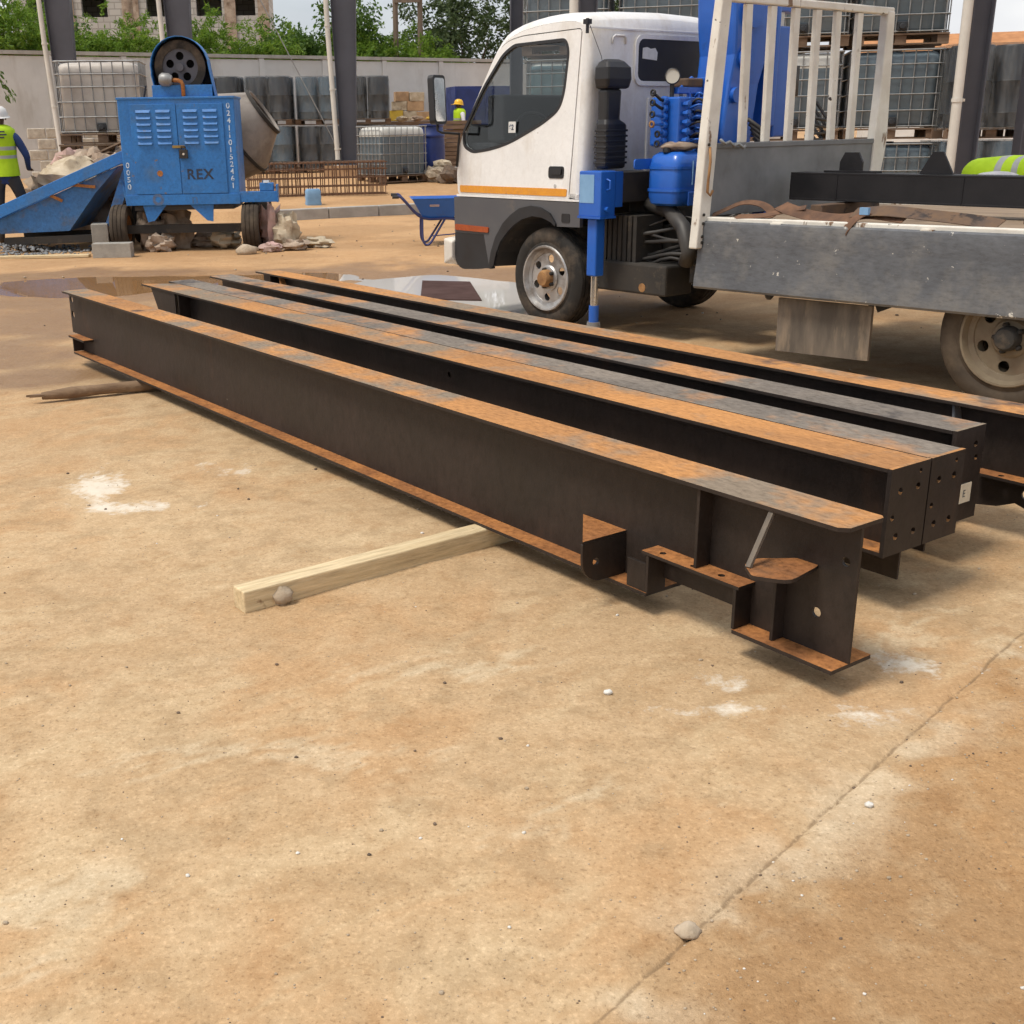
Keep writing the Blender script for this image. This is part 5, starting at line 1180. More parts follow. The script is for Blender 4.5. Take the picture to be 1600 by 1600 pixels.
# rough block ledge in front of the wall on the far left
LG = empty('block_ledge', (-9.3, 28.0, .40), .3, 'low cream rubble block ledge in front of the boundary wall, behind the left worker', 'block wall')
bk = None
for r_ in range(5):
    for i in range(7):
        x = i*.42+(.21 if r_ % 2 else 0)
        if bk is None: bk = MB().box(0, .40, -.12, .12, 0, .225).build('block', 'rough_ledge', LG, bevel=.02)
        else:
            c_ = bk.copy(); col.objects.link(c_); c_.parent = LG; c_.location = (x, random.uniform(-.02, .02), r_*.24); c_.rotation_euler = (0, 0, random.uniform(-.03, .03))

# ------------------------------------------------------------------ unfinished block building
BB = empty('block_building', (-15.5, 46.5, .3), .06, 'unfinished grey block building with empty window openings above the wall', 'building')
holes = [[(x, z), (x+.95, z), (x+.95, z+1.25), (x, z+1.25)] for x in (.6, 2.6, 5.0, 6.85, 8.1) for z in (2.0, 5.35)]
mb = MB(); mb.plate([(0, 0), (9.35, 0), (9.35, 9), (0, 9)], holes, .25, (0, 0, 0), (1, 0, 0), (0, 0, 1)); mb.build('front_wall', 'block_wall', BB)
MB().box(9.10, 9.349, .002, 6, 0, 9).build('side_wall', 'block_wall', BB); MB().box(0, 9.09, 5.8, 6, 0, 9).build('rear_wall', 'block_wall', BB); MB().box(0, .2, .26, 5.79, 0, 9).build('side_wall', 'block_wall', BB)
for z in (3.9, 7.4): MB().box(.21, 9.09, .26, 5.79, z, z+.2).build('floor_slab', 'concrete', BB)
for x in (1.9, 4.1, 4.9-.6, 7.9, 9.15):
    MB().box(x, x+.42, -.06, -.001, 0, 9).build('column', 'sack', BB, bevel=.01)
mb = MB(); mb.box(0, 9.4, -.04, -.002, 3.85, 4.15); mb.build('ring_beam', 'concrete', BB)

# far house with orange roof
HH = empty('far_house', (18.2, 42, .3), -.3, 'low far house with an orange roof seen right of the stacked containers', 'house')
MB().box(-3, 3, -2, 2, 0, 3.2).build('wall', 'wall_white', HH)
mb = MB(); mb.loft([[(-3.4, -2.5, 3.1), (-3.4, 2.5, 3.1), (-3.4, 0, 3.95)], [(3.4, -2.5, 3.1), (3.4, 2.5, 3.1), (3.4, 0, 3.95)]]); mb.build('roof', 'roof_orange', HH)
mb = MB(); mb.tube([(-2.9, -1, 4.0), (-2.9, -1, 5.2)], .03, 5); mb.build('antenna', 'dark_chassis', HH)

# brown panel on timber posts behind the wall
BP = empty('timber_gantry', (0, 38.5, .4), 0, 'tall timber frame of two posts and a cross arm behind the boundary wall', 'gantry')
for x in (-.98, -.22): MB().tube([(x, 0, 0), (x+.02, 0, 8)], .085, 10).build('post', 'pole_wood', BP, smooth=True, auto=40)
MB().box(-1.0, -.2, -.12, -.09, 4.75, 4.86).build('cross_arm', 'pole_wood', BP)

# ------------------------------------------------------------------ trees and bushes
def leafquads(pts, dirs, L_, W_, rn):
    n = len(pts); vs = np.zeros((n*4, 3)); 
    up = rn.normal(size=(n, 3)); s = np.cross(dirs, up); s /= np.linalg.norm(s, axis=1)[:, None]+1e-9
    l = L_*(.6+.8*rn.random(n))[:, None]; w_ = W_*(.6+.8*rn.random(n))[:, None]
    nn = np.cross(s, dirs)
    vs[0::4] = pts; vs[1::4] = pts+dirs*l*.55+s*w_*.5+nn*l*.06; vs[2::4] = pts+dirs*l-nn*l*.08; vs[3::4] = pts+dirs*l*.45-s*w_*.5+nn*l*.06
    return vs
def make_tree(name, seed, H_, rad, zc, m, nb=150, per=34, leaf=(.15, .05), trunk=.10, feather=True, stretch=1.0, hole=.0):
    rn = np.random.RandomState(seed); e = empty(name, (0, 0, 0))
    tips = []
    mb = MB()
    limbs = 7
    mb.tube([(0, 0, 0), (.05, .03, zc*.35), (-.03, .05, zc*.75)], [trunk, trunk*.8, trunk*.55], 9)
    base = Vector((-.03, .05, zc*.7))
    for i in range(limbs):
        a = 2*math.pi*i/limbs+rn.rand()*.6; q = Vector((math.cos(a)*rad*.55, math.sin(a)*rad*.55, zc+(H_-zc)*(.1+.6*rn.rand())))
        mid = base.lerp(q, .5)+Vector((0, 0, .15)); mb.tube([base, mid, q], [trunk*.5, trunk*.32, trunk*.12], 6); tips.append(q)
    mb.build('trunk', 'bark', e, smooth=True, auto=60)
    P_ = []; D_ = []
    cl = []
    for i in range(26):                     # lumps that give the crown its uneven outline
        u = rn.normal(size=3); u /= np.linalg.norm(u); k_ = rn.rand()**.45
        cl.append((np.array([u[0]*rad*k_, u[1]*rad*k_*stretch, zc+(H_-zc)*.5+u[2]*(H_-zc)*.55*k_]), rad*(.22+.25*rn.rand())))
    for b_ in range(nb):
        c_, r_ = cl[rn.randint(len(cl))]
        u = rn.normal(size=3); u /= np.linalg.norm(u); s0 = c_+u*r_*rn.rand()**.4
        d_ = u*.7+np.array([0, 0, .8 if feather else .2])+rn.normal(size=3)*.35; d_ /= np.linalg.norm(d_)
        ln = (.75 if feather else .4)*(.5+rn.rand())
        t_ = np.linspace(0, 1, per)
        droop = np.stack([d_[0]*t_, d_[1]*t_, d_[2]*t_-.55*t_*t_], 1)*ln
        P_.append(s0+droop+rn.normal(size=(per, 3))*(.035 if feather else .12))
        dd = np.stack([np.full(per, d_[0]), np.full(per, d_[1]), d_[2]-1.1*t_], 1)+rn.normal(size=(per, 3))*.55
        D_.append(dd/np.linalg.norm(dd, axis=1)[:, None])
    vs = leafquads(np.concatenate(P_), np.concatenate(D_), leaf[0], leaf[1], rn)
    me = bpy.data.meshes.new('crown'); n = len(vs)//4
    me.vertices.add(n*4); me.vertices.foreach_set('co', vs.ravel()); me.loops.add(n*4); me.loops.foreach_set('vertex_index', np.arange(n*4)); me.polygons.add(n)
    me.polygons.foreach_set('loop_start', np.arange(n)*4); me.polygons.foreach_set('loop_total', np.full(n, 4)); me.update(calc_edges=True)
    me.materials.append(MATS[m]); ob = bpy.data.objects.new('crown', me); col.objects.link(ob); ob.parent = e
    return e
PT = {'f1': make_tree('feathery_bush', 1, 5.3, 1.75, 2.3, 'leaf_light', 420, 36, (.17, .045)),
      'f2': make_tree('feathery_bush', 2, 4.9, 1.7, 2.1, 'leaf_light', 420, 36, (.17, .045)),
      'm1': make_tree('leafy_tree', 3, 5.4, 1.7, 2.6, 'leaf_mid', 400, 30, (.15, .09), feather=False),
      'd1': make_tree('dark_tree', 5, 7.8, 2.6, 3.2, 'leaf_dark', 430, 30, (.17, .10), trunk=.16, feather=False)}
spots = [('f1', -13.6, 33.2, 7.2, 'green feathery bush over the wall at the far left edge'), ('f2', -11.4, 34.3, 5.6, 'green feathery bush over the wall just left of the leftmost column'),
         ('f1', -9.5, 35.2, 5.0, 'feathery bush over the wall above the white container'), ('f2', -7.9, 36.0, 4.9, 'feathery bush over the wall between the container and the mixer flywheel'),
         ('f2', -6.2, 36.9, 5.15, 'feathery bush over the wall right of the mixer flywheel'), ('f1', -4.6, 37.6, 4.8, 'feathery bush over the wall under the stay cable'),
         ('m1', -4.3, 40.2, 5.0, 'mid green leafy tree behind the bushes left of the central column'), ('m1', -2.75, 39.0, 5.75, 'taller leafy tree directly left of the central column'),
         ('f2', -1.95, 38.9, 4.9, 'feathery bush directly right of the central column'), ('f2', -.75, 39.0, 4.75, 'low feathery bush left of the timber posts'),
         ('d1', 1.3, 42.5, 6.4, 'large dark tree behind the timber posts'), ('d1', 3.9, 43.5, 6.7, 'large dark tree above the front of the cab'), ('d1', 6.9, 45.5, 6.5, 'dark tree behind the stacked containers'),
         ('m1', -11.0, 38.0, 5.6, 'leafy tree in front of the block building')]
for i, (k_, x, y, zt_, lab) in enumerate(spots):
    o = place(PT, k_, (x, y, .3), i*1.7, lab, 'bush' if k_[0] == 'f' else 'tree', 'trees and bushes behind the boundary wall')
    cr_ = [c for c in o.children if c.name.startswith('crown')][0]; s = (zt_-.3)/max(v.co.z for v in cr_.data.vertices); o.scale = (max(s, .85), max(s, .85), s)
# branch drooping in front of the wall at the far left
rn = np.random.RandomState(9); e = empty('drooping_branch', (-11.2, 28.6, 3.4), 0, 'leafy branch drooping over the wall at the far left', 'branch')
t_ = np.linspace(0, 1, 60); pts = np.stack([1.5*t_, -.1*t_, .15-1.25*t_**1.6], 1)+rn.normal(size=(60, 3))*.06
dd = np.stack([np.full(60, .8), np.zeros(60), -.6-t_], 1)+rn.normal(size=(60, 3))*.5; dd /= np.linalg.norm(dd, axis=1)[:, None]
vs = leafquads(np.repeat(pts, 3, 0)+rn.normal(size=(180, 3))*.05, np.repeat(dd, 3, 0), .14, .05, rn)
mb = MB(); mb.add(vs.tolist(), [(4*i, 4*i+1, 4*i+2, 4*i+3) for i in range(180)]); mb.build('leaves', 'leaf_mid', e)
MB().tube([(-.2, .3, .3), (.5, 0, .1), (1.1, -.1, -.45), (1.45, -.1, -1.0)], [.02, .014, .009, .004], 5).build('twig', 'bark', e)

# ------------------------------------------------------------------ concrete mixer
MX = empty('concrete_mixer', (-3.0, 14.45, 0), .03, 'blue wheeled concrete mixer with louvred doors marked REX', 'concrete mixer')
MB().box(-.69, .69, 0, .60, .585, 1.79).build('housing', 'mixer_blue', MX, bevel=.012)
MB().box(-.70, .70, -.008, .61, 1.772, 1.80).build('lid', 'mixer_blue', MX, bevel=.006)
MB().box(-.69, .69, -.012, -.001, .56, .68).build('sill_plate', 'mixer_blue', MX, bevel=.003)
for s in (0, 1):
    x0 = -.555+.555*s+.004; x1 = x0+.547
    d_ = MB().box(x0, x1, -.014, -.001, .69, 1.72).build('door', 'mixer_blue', MX, bevel=.004)
    for c_ in (0, 1):
        for i in range(6):
            z = 1.655-.072*i; xa = x0+.07+.235*c_
            mb = MB(); mb.add([(xa, -.0145, z), (xa+.175, -.0145, z), (xa+.175, -.0145, z-.036), (xa, -.0145, z-.036), (xa+.008, -.034, z-.030), (xa+.167, -.034, z-.030), (xa+.167, -.0145, z-.034), (xa+.008, -.0145, z-.034)], [(0, 4, 5, 1), (0, 3, 4), (1, 5, 2), (4, 7, 6, 5)]); mb.build('louvre', 'mixer_blue', d_)
    if s == 0:
        MB().lathe([(0, .002), (.034, .002), (.036, 0)], (x0+.30, -.0145, .93), (0, -1, 0), 16).build('starter_hole', 'rust_low', d_)
    else:
        text_mesh('lettering', 'REX', .165, 'letter_dark', d_, (x0+.065, -.0155, .86), (1, 0, 0), (0, 0, 1), .0008, .004, 1.12)
mb = MB(); mb.box(-.075, .07, -.03, -.0145, 1.22, 1.25); mb.build('hasp', 'brass', MX)
mb = MB(); mb.box(.005, .105, -.055, -.022, 1.10, 1.20); mb.tube([(.03, -.04, 1.20), (.03, -.04, 1.235), (.08, -.04, 1.235), (.08, -.04, 1.20)], .009, 6); mb.build('padlock', 'dark_chassis', MX, bevel=.01)
MB().lathe([(0, .002), (.014, .002), (.014, 0)], (.055, -.056, 1.15), (0, -1, 0), 10).build('keyhole_cover', 'chrome', MX)
for i, ch_ in enumerate('0241101524 61'.replace(' ', '')):
    text_mesh('number', ch_, .088, 'letter_white', MX, (.594+.0*i, -.0035, 1.66-.083*i), (1, 0, 0), (0, 0, 1), .0006, .0015)
for i, ch_ in enumerate('0050'):
    text_mesh('number', ch_, .088, 'letter_white', MX, (-.655, -.0035, 1.0-.083*i), (1, 0, 0), (0, 0, 1), .0006, .0015)
mb = MB(); mb.lathe([(.035, .001), (.07, .001)], (-.30, -.0125, .625), (0, -1, 0), 20); mb.build('faded_stencil', 'mixer_blue_dirty', MX)
text_mesh('faded_stencil', 'n', .17, 'mixer_blue_dirty', MX, (.10, -.0130, .575), (1, 0, 0), (0, 0, 1), .0004)
for x0, x1, xt in ((-.48, -.22, -.43), (.08, .34, .30)):
    mb = MB(); mb.plate([(x0-.02, .575), (x1+.02, .575), (xt+.06, .375), (xt-.02, .36)] if x0 < 0 else [(x0-.02, .575), (x1+.02, .575), (x1+.0, .355), (x1-.07, .37)], [], .02, (0, .012, 0), (1, 0, 0), (0, 0, 1)); mb.build('leg_gusset', 'mixer_blue', MX)
MB().box(-.60, .60, .02, .93, .50, .584).build('underframe', 'dark_chassis', MX)
mb = MB(); mb.box(-.75, .75, .10, .17, .22, .32); mb.build('axle', 'dark_chassis', MX)
def mwheel(x, y, r, w_):
    e = bpy.data.objects.new('wheel', None); col.objects.link(e); e.parent = MX; e.location = (x, y, r)
    pf = [(r*.55, -w_/2), (r*.8, -w_/2-.008), (r*.94, -w_/2), (r, -w_/2+.03)]
    for g in (-.25, 0, .25): pf += [(r, w_*g-.006), (r-.008, w_*g-.005), (r-.008, w_*g+.005), (r, w_*g+.006)]
    pf += [(r, w_/2-.03), (r*.94, w_/2), (r*.8, w_/2+.008), (r*.55, w_/2)]
    MB().lathe(pf, (0, 0, 0), (1, 0, 0), 36).build('tyre', 'tyre_dusty', e, smooth=True, auto=40)
    MB().lathe([(0, -.03), (r*.3, -.03), (r*.5, .02), (r*.56, -w_/2+.01)], (0, 0, 0), (-1, 0, 0), 20).build('rim', 'rust_low', e, smooth=True, auto=40)
mwheel(-.80, .12, .285, .19); mwheel(.80, .12, .285, .20); mwheel(-.80, 1.4, .285, .19); mwheel(.80, 1.4, .285, .20)
mb = MB(); mb.box(.66, 1.13, .0, .12, .575, .70); mb.box(1.13, 1.15, -.02, .14, .57, .78); mb.build('side_beam', 'mixer_blue', MX, bevel=.006)
MB().box(.93, 1.10, .01, .11, .702, .80).build('beam_lug', 'mixer_blue', MX, bevel=.01)
MB().lathe([(0, .03), (.05, .03), (.055, 0), (.0, 0)], (1.01, .06, .80), (0, 0, 1), 14).build('grease_cup', 'chrome', MX, smooth=True, auto=40)
# belt guard and flywheel
gc = Vector((.07, 0, 2.13)); ol = [(gc.x-.30, 1.80), (gc.x-.345, 2.05)]
for i in range(15): a = R(190-190*i/14); ol.append((gc.x+.345*math.cos(a), gc.z+.345*math.sin(a)))
ol += [(gc.x+.40, 1.80)]
mb = MB(); n = len(ol)
mb.plate(ol, [], .012, (0, .26, 0), (1, 0, 0), (0, 0, 1), mi=1)
rim_ = [(x, z) for x, z in ol]
for a, b_ in zip(rim_[:-1], rim_[1:]):
    mb.add([(a[0], .06, a[1]), (b_[0], .06, b_[1]), (b_[0], .26, b_[1]), (a[0], .26, a[1])], [(0, 1, 2, 3)], 0)
    ia = (gc.x+(a[0]-gc.x)*.975, gc.z+(a[1]-gc.z)*.975); ib = (gc.x+(b_[0]-gc.x)*.975, gc.z+(b_[1]-gc.z)*.975)
    mb.add([(ia[0], .06, ia[1]), (ib[0], .06, ib[1]), (ib[0], .255, ib[1]), (ia[0], .255, ia[1]), (a[0], .06, a[1]), (b_[0], .06, b_[1])], [(3, 2, 1, 0), (4, 0, 1, 5)], 0)
mb.build('belt_guard', ['mixer_blue', 'dark_void'], MX)
MB().box(-.27, .44, .04, .30, 1.80, 1.93).build('guard_skirt', 'mixer_blue', MX, bevel=.005)
fw = bpy.data.objects.new('flywheel', None); col.objects.link(fw); fw.parent = MX; fw.location = (gc.x, .16, gc.z)
MB().lathe([(.21, -.05), (.285, -.05), (.30, -.03), (.30, .05), (.21, .05)], (0, 0, 0), (0, -1, 0), 32, closed=True).build('rim', 'tyre', fw, smooth=True, auto=40)
mb = MB(); mb.plate(circ(0, 0, .215, 28), [[(r_*math.cos(a), r_*math.sin(a)) for r_, a in ((.075, t0+.25), (.165, t0+.14), (.165, t0+.80), (.075, t0+.69))] for t0 in [2*math.pi*i/6 for i in range(6)]][:0] + [circ(.125*math.cos(t0), .125*math.sin(t0), .048, 10) for t0 in [2*math.pi*i/5+.3 for i in range(5)]], .03, (0, -.03, 0), (1, 0, 0), (0, 0, 1)); mb.build('spokes', 'column_grey', fw)
MB().lathe([(.045, 0), (.045, .05), (0, .05)], (0, -.03, 0), (0, -1, 0), 14).build('hub', 'column_grey', fw)
mb = MB(); mb.tube([(.10, .02, 1.80), (.10, .02, 1.93), (.085, .02, 1.965), (.05, .02, 1.98), (-.03, .02, 1.985)], .024, 10); ex = mb.build('exhaust_pipe', 'rust_low', MX, smooth=True)
MB().lathe([(0, -.07), (.05, -.07), (.075, -.03), (.075, .05), (.05, .08), (0, .08)], (-.09, .02, 1.99), (-1, 0, .1), 14).build('silencer', 'cage_steel', ex, smooth=True, auto=50)
# drum: mouth facing up to the right
ac = Vector((.81, -.03, .585)).normalized(); c0 = Vector((.56, 1.19, 1.385))
MB().lathe([(.0, -.50), (.32, -.50), (.50, -.30), (.56, -.08), (.56, .04), (.30, .42), (.305, .45), (.285, .45), (.27, .42), (.53, .03), (.53, -.08), (.32, -.46), (0, -.46)], c0, ac, 36).build('mixing_drum', 'drum_steel', MX, smooth=True, auto=35)
MB().lathe([(.297, .405), (.325, .405), (.325, .45), (.297, .45)], c0, ac, 36, closed=True).build('mouth_ring', 'dark_chassis', MX, smooth=True, auto=35)
MB().lathe([(.56, -.04), (.585, -.04), (.585, .0), (.56, .0)], c0, ac, 36, closed=True).build('gear_ring', 'dark_chassis', MX)
# loading skip on the left
sk0 = (-2.42, .30)
prof_s = [(-2.42, .375), (-.80, 1.02), (-1.12, .70), (-1.48, .26), (-2.33, .235)]
SKY0, SKY1 = .25, 1.25
mb = MB()
for y, sgn in ((SKY0, -1), (SKY1, 1)):
    mb.plate(prof_s, [], .02, (0, y, 0), (1, 0, 0), (0, 0, 1))
for a, b_ in (((-.80, 1.02), (-1.12, .70)), ((-1.12, .70), (-1.48, .26)), ((-1.48, .26), (-2.33, .235)), ((-2.33, .235), (-2.42, .375))):
    mb.add([(a[0], SKY0, a[1]), (b_[0], SKY0, b_[1]), (b_[0], SKY1, b_[1]), (a[0], SKY1, a[1])], [(0, 1, 2, 3)])
hp = mb.build('loading_skip', 'mixer_blue_dirty', MX)
mb = MB(); mb.bar((-2.45, SKY0-.04, .44), (-.62, SKY0-.04, 1.17), .05, .135, up=(0, 0, 1)); mb.build('skip_rim', 'mixer_blue', hp, bevel=.006)
mb = MB(); mb.bar((-2.45, SKY1+.0, .43), (-.62, SKY1+.0, 1.16), .05, .17, up=(0, 0, 1)); mb.build('skip_rim', 'mixer_blue', hp)
MB().box(-2.47, -2.41, SKY0, SKY1, .36, .50).build('skip_lip', 'mixer_blue', hp)
mb = MB(); mb.bar((-1.75, SKY0-.028, .735), (-1.52, SKY0-.028, .62), .012, .035); mb.bar((-1.50, SKY0-.028, .82), (-1.10, SKY0-.028, .78), .012, .035); mb.build('skip_stay', 'rust_low', hp)
mb = MB(); mb.bar((-.98, .30, .30), (-.70, .30, .95), .10, .12); mb.bar((-.78, .30, .88), (-.70, .2, .60), .06, .05); mb.build('skip_arm', 'mixer_blue_dirty', MX)
mb = MB(); mb.bar((-2.3, .30, .14), (-.9, .30, .17), .10, .09); mb.bar((-2.3, 1.1, .14), (-.9, 1.1, .17), .10, .09); mb.build('skid_rail', 'dark_chassis', MX)
mb = MB(); mb.tube([(-1.0, 1.2, 1.1), (-.62, .8, 1.45), (-.45, .6, 1.95)], .012, 5); mb.build('hoist_cable', 'hose', MX)

# blocks and stones at the mixer's wheels
def thing_box(nm, x, y, z, sx, sy, sz, rz, mt, label, cat, group=None, bev=.006):
    o = MB().box(-sx/2, sx/2, -sy/2, sy/2, 0, sz).build(nm, mt, bevel=bev); o.location = (x, y, z); o.rotation_euler = (0, 0, rz); return tag(o, label, cat, group)
thing_box('concrete_block', -3.78, 13.95, -.005, .45, .20, .17, .05, 'concrete_block', 'grey concrete block lying flat in front of the left mixer wheel', 'concrete block')
thing_box('concrete_block', -4.12, 14.72, 0, .20, .36, .34, .2, 'concrete_block', 'grey concrete block standing upright left of the mixer wheel', 'concrete block')
thing_box('plank', -4.75, 13.95, 0, 1.35, .12, .035, .06, 'lumber', 'pale plank lying on the ground in front of the blue skip', 'plank')
mb = MB(); mb.blob((0, 0, .05), (.135, .09, .075), 3, .2, 1.5, 14, 9); o = mb.build('stone', 'stone', smooth=True); o.location = (-2.20, 14.02, -.01); tag(o, 'pale rounded stone chocking the right mixer wheel', 'stone')
# sacks and rubbish heaped round the mixer
def sack(x, y, z, rx, ry, rz_, seed, mt, label, tilt_=(0, 0, 0)):
    mb = MB(); mb.blob((0, 0, rz_*.8), (rx, ry, rz_), seed, .42, 2.6, 18, 12); o = mb.build('cement_sack', mt, smooth=True, auto=45); o.location = (x, y, z); o.rotation_euler = tilt_; return tag(o, label, 'sack', 'empty cement sacks round the mixer')
sk_ = [(-3.50, 14.75, 0, .16, .2, .26, 1, 'sack', 'crumpled brown sack bunched behind the left mixer wheel'), (-3.35, 14.55, 0, .17, .15, .12, 2, 'sack', 'crumpled sack on the ground inside the left mixer wheel'),
       (-3.25, 15.0, 0, .2, .2, .30, 12, 'sack', 'tall crumpled sack under the left end of the mixer housing'),
       (-1.98, 14.7, 0, .13, .16, .30, 3, 'sack_pink', 'torn pinkish sack leaning on the right mixer wheel'), (-1.80, 14.6, 0, .17, .15, .24, 4, 'sack_cream', 'cream sack standing right of the right mixer wheel'),
       (-1.66, 14.4, 0, .16, .13, .07, 5, 'sack', 'flattened brown sack on the ground right of the mixer'), (-1.42, 14.75, 0, .18, .14, .07, 6, 'sack_cream', 'small flattened cream sack farthest right of the mixer'),
       (-1.95, 14.25, 0, .13, .10, .06, 7, 'sack_pink', 'pink scrap of sack in front of the right mixer wheel'), (-2.60, 14.9, 0, .2, .2, .13, 8, 'sack_cream', 'crumpled sack under the middle of the mixer'), (-2.85, 15.2, 0, .3, .2, .10, 13, 'sack', 'flat sack under the mixer housing'),
       (-4.55, 16.35, 0, .55, .4, .62, 9, 'sack', 'big heap of brown sacking behind the skip'), (-4.75, 16.0, .55, .36, .3, .22, 10, 'sack_cream', 'cream sack on top of the heap behind the skip'),
       (-4.35, 15.95, .62, .30, .26, .20, 11, 'sack', 'brown sack slumped on the rim of the skip'), (-5.0, 16.9, 0, .5, .4, .56, 14, 'sack_cream', 'pale heap of sacking behind the left worker'), (-4.95, 16.65, .88, .26, .22, .17, 15, 'sack_pink', 'pinkish sack at the top of the heap near the column'),
       (-4.62, 15.75, .62, .42, .26, .26, 18, 'sack_cream', 'long cream sack lying along the heap just above the skip rim'), (-4.15, 15.75, .80, .30, .2, .20, 19, 'sack', 'brown sack wedged between the heap and the mixer housing'), (-5.15, 16.1, .45, .3, .25, .25, 20, 'sack', 'brown sack at the left end of the heap beside the worker'),
       (-4.15, 16.2, .60, .24, .22, .30, 16, 'leather', 'dark bundle between the heap and the mixer'), (-4.72, 15.55, .55, .20, .2, .16, 17, 'sack_pink', 'pink sack end poking out above the skip')]
for a in sk_: sack(*a)
mb = MB()
for i in range(4):
    a = random.uniform(-.5, .5); mb2 = MB().bar((-.55, -.0, 0), (.55, .0, .0), .07, .02).build('plank', 'pallet_wood')
    mb2.location = (-4.55+random.uniform(-.4, .4), 16.15+random.uniform(-.25, .2), .98+.05*i); mb2.rotation_euler = (random.uniform(-.3, .3), random.uniform(-.5, .3), a)
    tag(mb2, ['lowest', 'second lowest', 'second highest', 'topmost'][i] + ' broken plank in the rubbish heap behind the skip', 'plank', 'broken planks on the rubbish heap')
# grey gravel heap under the skip
mb = MB(); rn2 = random.Random(5)
for i in range(650):
    a = rn2.gauss(0, .50); b_ = rn2.gauss(0, .30); h_ = max(0, .10-.11*(a*a/.3+b_*b_/.12)); r_ = rn2.uniform(.010, .028)
    mb.blob((-5.25+a, 14.75+b_, h_+r_*.4), (r_, r_*.9, r_*.7), i, .25, 1.5, 6, 4)
o = mb.build('gravel', 'gravel', smooth=False); tag(o, 'spilled grey gravel in front of the blue skip', 'gravel', kind='stuff')

# ------------------------------------------------------------------ wheelbarrow
WB = empty('wheelbarrow', (.02, 14.9, 0), .06, 'blue wheelbarrow with bent tube legs standing before the truck cab', 'wheelbarrow')
def tray_ring(x0, x1, hw_, z): return [(x0, -hw_, z), (x1, -hw_, z), (x1, hw_, z), (x0, hw_, z)]
mb = MB(); mb.loft([tray_ring(-.12, .26, .17, .335), tray_ring(-.25, .46, .30, .575), tray_ring(-.265, .475, .31, .580), tray_ring(-.265, .475, .31, .570), tray_ring(-.23, .44, .285, .565), tray_ring(-.11, .25, .16, .348)], cap=True); mb.build('tray', 'barrow_blue', WB, bevel=.006)
mb = MB(); mb.plate(rrect(-.06, -.025, .06, .025, .008), [], .004, (.02, -.262, .50), (1, 0, 0), (0, .4, 1)); mb.build('name_plate', 'sack_pink', WB)
for s in (-1, 1):
    mb = MB(); mb.tube(smooth_path([(-.46, s*.28, .60), (-.40, s*.28, .60), (-.33, s*.27, .53), (-.12, s*.19, .335), (.25, s*.17, .32), (.58, s*.07, .20)], 4), .016, 8); hd = mb.build('handle', 'barrow_frame', WB, smooth=True)
    MB().tube([(-.50, s*.28, .60), (-.42, s*.28, .60)], .02, 8).build('grip', 'black_plastic', hd, smooth=True, auto=40)
    mb = MB(); mb.tube(smooth_path([(-.13, s*.19, .335), (-.13, s*.22, .10), (-.10, s*.225, .02), (-.05, s*.225, .02), (.0, s*.22, .08), (.16, s*.18, .33)], 5), .014, 8); mb.build('leg', 'barrow_frame', WB, smooth=True)
mb = MB(); mb.tube([(-.02, -.22, .12), (.35, -.16, .14)], .008, 6); mb.build('stay', 'barrow_frame', WB)
bw = bpy.data.objects.new('wheel', None); col.objects.link(bw); bw.parent = WB; bw.location = (.60, 0, .19)
MB().lathe([(.10, -.03), (.15, -.045), (.18, -.03), (.19, 0), (.18, .03), (.15, .045), (.10, .03)], (0, 0, 0), (0, 1, 0), 24).build('tyre', 'tyre', bw, smooth=True)
MB().lathe([(0, -.03), (.03, -.03), (.10, -.028), (.10, .028), (.03, .03), (0, .03)], (0, 0, 0), (0, 1, 0), 20).build('rim', 'barrow_blue', bw)

# ------------------------------------------------------------------ rebar cage, can, drum, rubble
RB = empty('rebar_cage', (-3.35, 21.9, gz(-2, 22.5)-.02), .22, 'rusty rebar cage of close stirrups lying on the ground behind the kerb', 'rebar cage')
mb = MB()
for y in (0, .28, .56):
    for z in (.03, .18, .33, .48, .60): mb.tube([(0, y, z), (2.62, y, z+.006*math.sin(y*9))], .011, 5)
o = mb.build('long_bars', 'rebar', RB); o['kind'] = 'stuff'
mb = MB()
for i in range(34):
    x = .04+i*.077; a = random.uniform(-.012, .012); mb.tube([(x, -.012, .02), (x+a, -.012, .62), (x+a, .57, .62), (x, .57, .02)], .008, 4, closed=True)
    if i % 3 == 0: mb.tube([(x, .28, .02), (x+a, .28, .62)], .008, 4)
o = mb.build('stirrups', 'rebar', RB); o['kind'] = 'stuff'
mb = MB(); mb.loft([rbox_ring(.13, .09, .03, 0, 2), rbox_ring(.135, .095, .03, .05, 2), rbox_ring(.125, .088, .03, .10, 2), rbox_ring(.135, .095, .03, .15, 2), rbox_ring(.125, .088, .03, .20, 2), rbox_ring(.13, .09, .03, .25, 2), rbox_ring(.11, .075, .03, .29, 2)])
o = mb.build('plastic_can', 'can_blue', smooth=True, auto=40); o.location = (-2.05, 20.85, gz(-2.05, 20.85)-.02); o.rotation_euler = (0, 0, .3); tag(o, 'pale blue ribbed plastic can standing by the kerb before the rebar cage', 'can')
DR = empty('plastic_drum', (.06, 26.0, gz(.06, 26)), 0, 'dark blue plastic drum standing right of the single caged container', 'drum')
MB().lathe([(0, 0), (.25, 0), (.27, .03), (.28, .30), (.285, .60), (.27, .84), (.285, .86), (.285, .90), (.26, .93), (.25, 1.06), (.27, 1.08), (.27, 1.12), (0, 1.13)], (0, 0, 0), (0, 0, 1), 24).build('body', 'drum_blue', DR, smooth=True, auto=40)
MB().lathe([(.05, 0), (.05, .03), (0, .03)], (.12, 0, 1.13), (0, 0, 1), 10).build('bung', 'ibc_black', DR)
